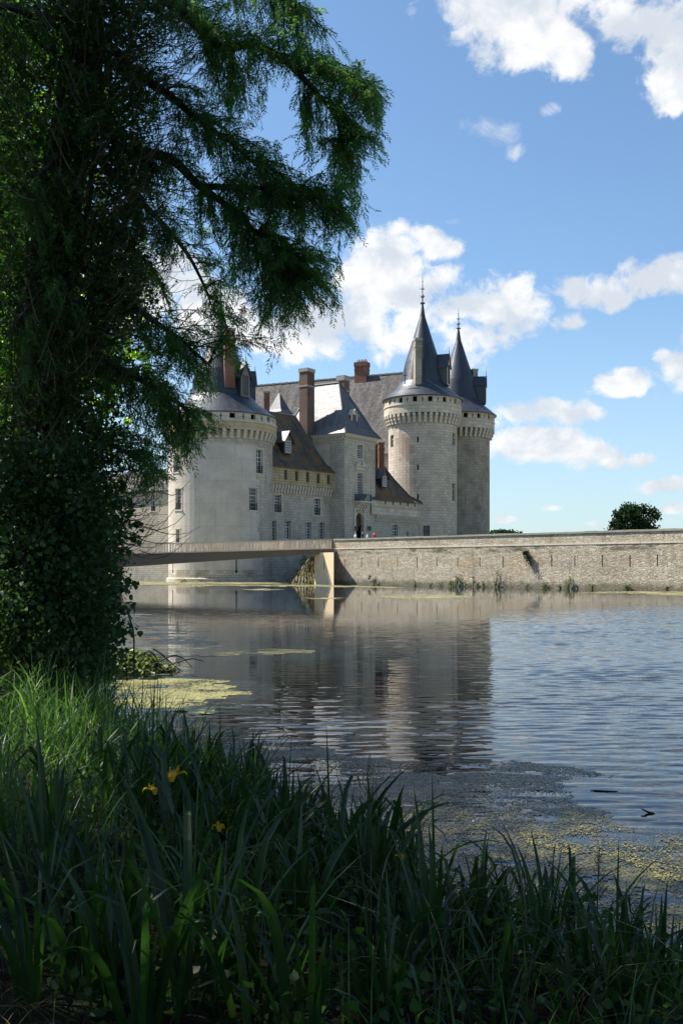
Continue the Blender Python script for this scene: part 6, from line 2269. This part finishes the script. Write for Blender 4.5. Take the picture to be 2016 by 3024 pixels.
for (u, v, ln, lab, up) in ((1790, 2338, 0.30, 'long dark driftwood stick floating on open water at the right', 0.008), (1915, 2402, 0.12, 'short forked stick poking out of the water above the yellow weed', 0.03)):
    x_, y_ = onwater(u, v)
    b = MB()
    b.tube([(x_ - ln / 2, y_ + .05, up), (x_ - ln * .3, y_ + .02, up * .8), (x_, y_, up * .2), (x_ + ln * .3, y_, -0.001), (x_ + ln / 2, y_ - .03, -0.01)], [.003, .008, .011, .012, .004], 6)
    tag(b.build('driftwood', 'twig'), lab, 'driftwood')

# ------------------------------------------------------------------ plants on the quay wall and castle foot
def tuft(u, v, w_, h_, Y, label, n=140, mat='wall_leaf', size=0.16):
    c = at(u, v, Y)
    T_ = thing('wall_plant', label, 'plant', (c.x, Y, max(0, c.z)), 'plants rooted in the old masonry')
    sw, sh = w_ / FPX * Y / 2, h_ / FPX * Y
    nc = 12
    P = []
    for k in range(nc):
        t_i = random.random()
        cx, cz = random.gauss(0, sw * 0.45) * (1 - 0.4 * t_i), sh * t_i
        for j in range(n // nc):
            P.append((c.x + cx + random.gauss(0, sw * .22), Y - 0.25 + random.gauss(0, sw * .3) - 0.1, c.z + cz + random.gauss(0, sh * .07)))
    V, k = leaves(np.array(P), size, DIA, -0.2)
    arrays_mesh('foliage', V, faces(V, 4), mat, T_)['kind'] = 'stuff'
    b_ = MB()
    for k in range(3):
        b_.tube([(c.x, Y, c.z), (c.x + random.uniform(-sw, sw) * .4, Y - .3, c.z + sh * .7)], [0.04, 0.015], 4)
    b_.build('stem', 'twig', T_)


def wallY(u):
    k = (u - CU) / FPX
    s = (k * W0.y - W0.x) / (wd.x - k * wd.y)
    return W0.y + wd.y * s


for (u, v, w_, h_, lab) in ((1462, 1737, 34, 54, 'tall bushy plant at the wall foot, the largest on the quay wall'), (1349, 1728, 20, 34, 'leafy plant low on the quay wall with a dark top'), (1331, 1734, 22, 22, 'low leafy clump at the wall foot beside the dark topped plant'), (1396, 1732, 14, 28, 'pair of thin shoots growing from the quay wall foot'),
                         (1373, 1734, 16, 18, 'small clump between two larger plants at the wall foot'), (1425, 1736, 12, 20, 'small plant just left of the largest wall bush'), (1605, 1738, 30, 16, 'low green mat at the wall foot under the hanging creeper'), (1676, 1739, 28, 30, 'bright green bush at the wall foot right of the creeper'),
                         (1651, 1742, 10, 14, 'tiny plant left of the bright green wall bush'), (1108, 1722, 14, 20, 'green plant on the quay wall foot near the abutment'), (1090, 1712, 8, 14, 'small sprig above the plant nearest the abutment'), (1271, 1735, 16, 14, 'small clump on the middle of the quay wall foot'), (1848, 1743, 24, 16, 'olive clump at the wall foot near the right edge'), (1965, 1745, 12, 12, 'small plant at the wall foot by the right edge')):
    tuft(u, v, w_, h_, wallY(u) - 0.1, lab, 120 if w_ > 18 else 60)
for (u, v, w_, h_, lab) in ((1225, 1733, 14, 18, 'thin green plant on the quay wall foot left of the dark topped plant'), (1300, 1735, 16, 14, 'low scrub at the wall foot between two bushy plants'), (1555, 1738, 14, 12, 'small green sprout at the wall foot below the hanging creeper'), (1745, 1741, 14, 12, 'small pale plant at the wall foot right of the bright bush')):
    tuft(u, v, w_, h_, wallY(u) - 0.1, lab, 60)
# creeper hanging from the wall
Yc = wallY(1553) - 0.05
c = at(1548, 1633, Yc)
CR = thing('wall_creeper', 'dark creeper hanging out of the quay wall and casting a slanting shadow', 'plant', (c.x, Yc, c.z))
b = MB()
P = []
for k in range(10):
    e = c + Vector((random.uniform(-.1, .6), -random.uniform(0.3, 1.0), random.uniform(-1.7, -0.4)))
    m2 = c + Vector((random.uniform(-.2, .3), -random.uniform(.3, .6), random.uniform(-.2, .2)))
    pt = smooth_path([c, m2, e], 5)
    b.tube(pt, 0.02, 4)
    P += [tuple(p + Vector((random.gauss(0, .07), random.gauss(0, .07), random.gauss(0, .07)))) for p in pt for _ in range(5)]
b.build('stem', 'twig', CR)
V, k = leaves(np.array(P), 0.15, DIA, 0.6)
arrays_mesh('foliage', V, faces(V, 4), 'tree_leaf', CR)['kind'] = 'stuff'
for (u, v, w_, h_, Y, lab) in ((454, 1712, 14, 26, 157, 'bright plant at the foot of the castle wing'), (392, 1712, 12, 24, 162, 'dark plant at the foot of the castle wing near the bridge pier'), (582, 1716, 10, 20, 146, 'thin plant at the foot of the round tower'), (540, 1718, 34, 7, 145, 'low weeds along the round tower plinth'), (838, 1716, 40, 30, 157, 'dark shrub at the castle foot behind the mossy footing')):
    tuft(u, v, w_, h_, Y, lab, 90, size=0.2)
# moss plants on the ruined footing
for (u, v, w_, h_, lab) in ((915, 1690, 14, 30, 'dark ivy tuft on the right edge of the ruined footing'), (880, 1705, 26, 24, 'green moss tuft on the front of the ruined footing'), (900, 1655, 20, 12, 'grass tuft on top of the ruined footing'), (875, 1728, 26, 12, 'low green weeds at the base of the ruined footing'), (890, 1675, 26, 22, 'pale green moss cushion half way up the ruined footing')):
    tuft(u, v, w_, h_, 126.5, lab, 110, size=0.16)

# ------------------------------------------------------------------ far trees
c = at(1872, 1530, 200)
FT = thing('round_tree', 'solitary round dark green tree beyond the quay wall', 'tree', (c.x, 200, 4.9))
b = MB()
b.tube([(c.x, 200, 4.7), (c.x, 200, 8), (c.x + .2, 200, 11.5)], [0.45, 0.35, 0.15], 8)
for e in ((-3, 1, 11), (3, -1, 11), (1, 2, 12.5), (-1, -2, 12.5)):
    b.tube([(c.x, 200, 7.5), (c.x + e[0], 200 + e[1], e[2])], [0.2, 0.06], 6)
b.build('trunk', 'bark', FT)
nc = 170
q = rvec(nc) * (RNG.uniform(0.1, 1, (nc, 1)) ** 0.4)
q[:, 2] = np.sign(q[:, 2]) * np.abs(q[:, 2]) ** 0.85
cl = q * np.array([4.7, 4.7, 4.2]) + np.array([c.x, 200, 10.6])
P = np.repeat(cl, 60, 0) + RNG.normal(0, 0.42, (nc * 60, 3))
V, k = leaves(P, 0.40, HEX, 0.4)
arrays_mesh('crown', V, faces(V, k), 'tree_leaf', FT)['kind'] = 'stuff'
P = []
for k in range(36):
    u = random.uniform(1380, 1512)
    hh = max(2, 14 * (1 - ((u - 1478) / 42) ** 2)) if u > 1440 else 5
    cc = at(u, 1578, 420)
    for j in range(45):
        P.append((cc.x + random.gauss(0, 2.0), 420 + random.gauss(0, 3), cc.z + random.uniform(0, hh / FPX * 420) * random.random() ** 0.3))
V, k = leaves(np.array(P), 1.0, HEX, 0.2)
tag(arrays_mesh('distant_wood', V, faces(V, k), 'tree_leaf'), 'low dark line of distant woods right of the keep', 'woods', kind='stuff')
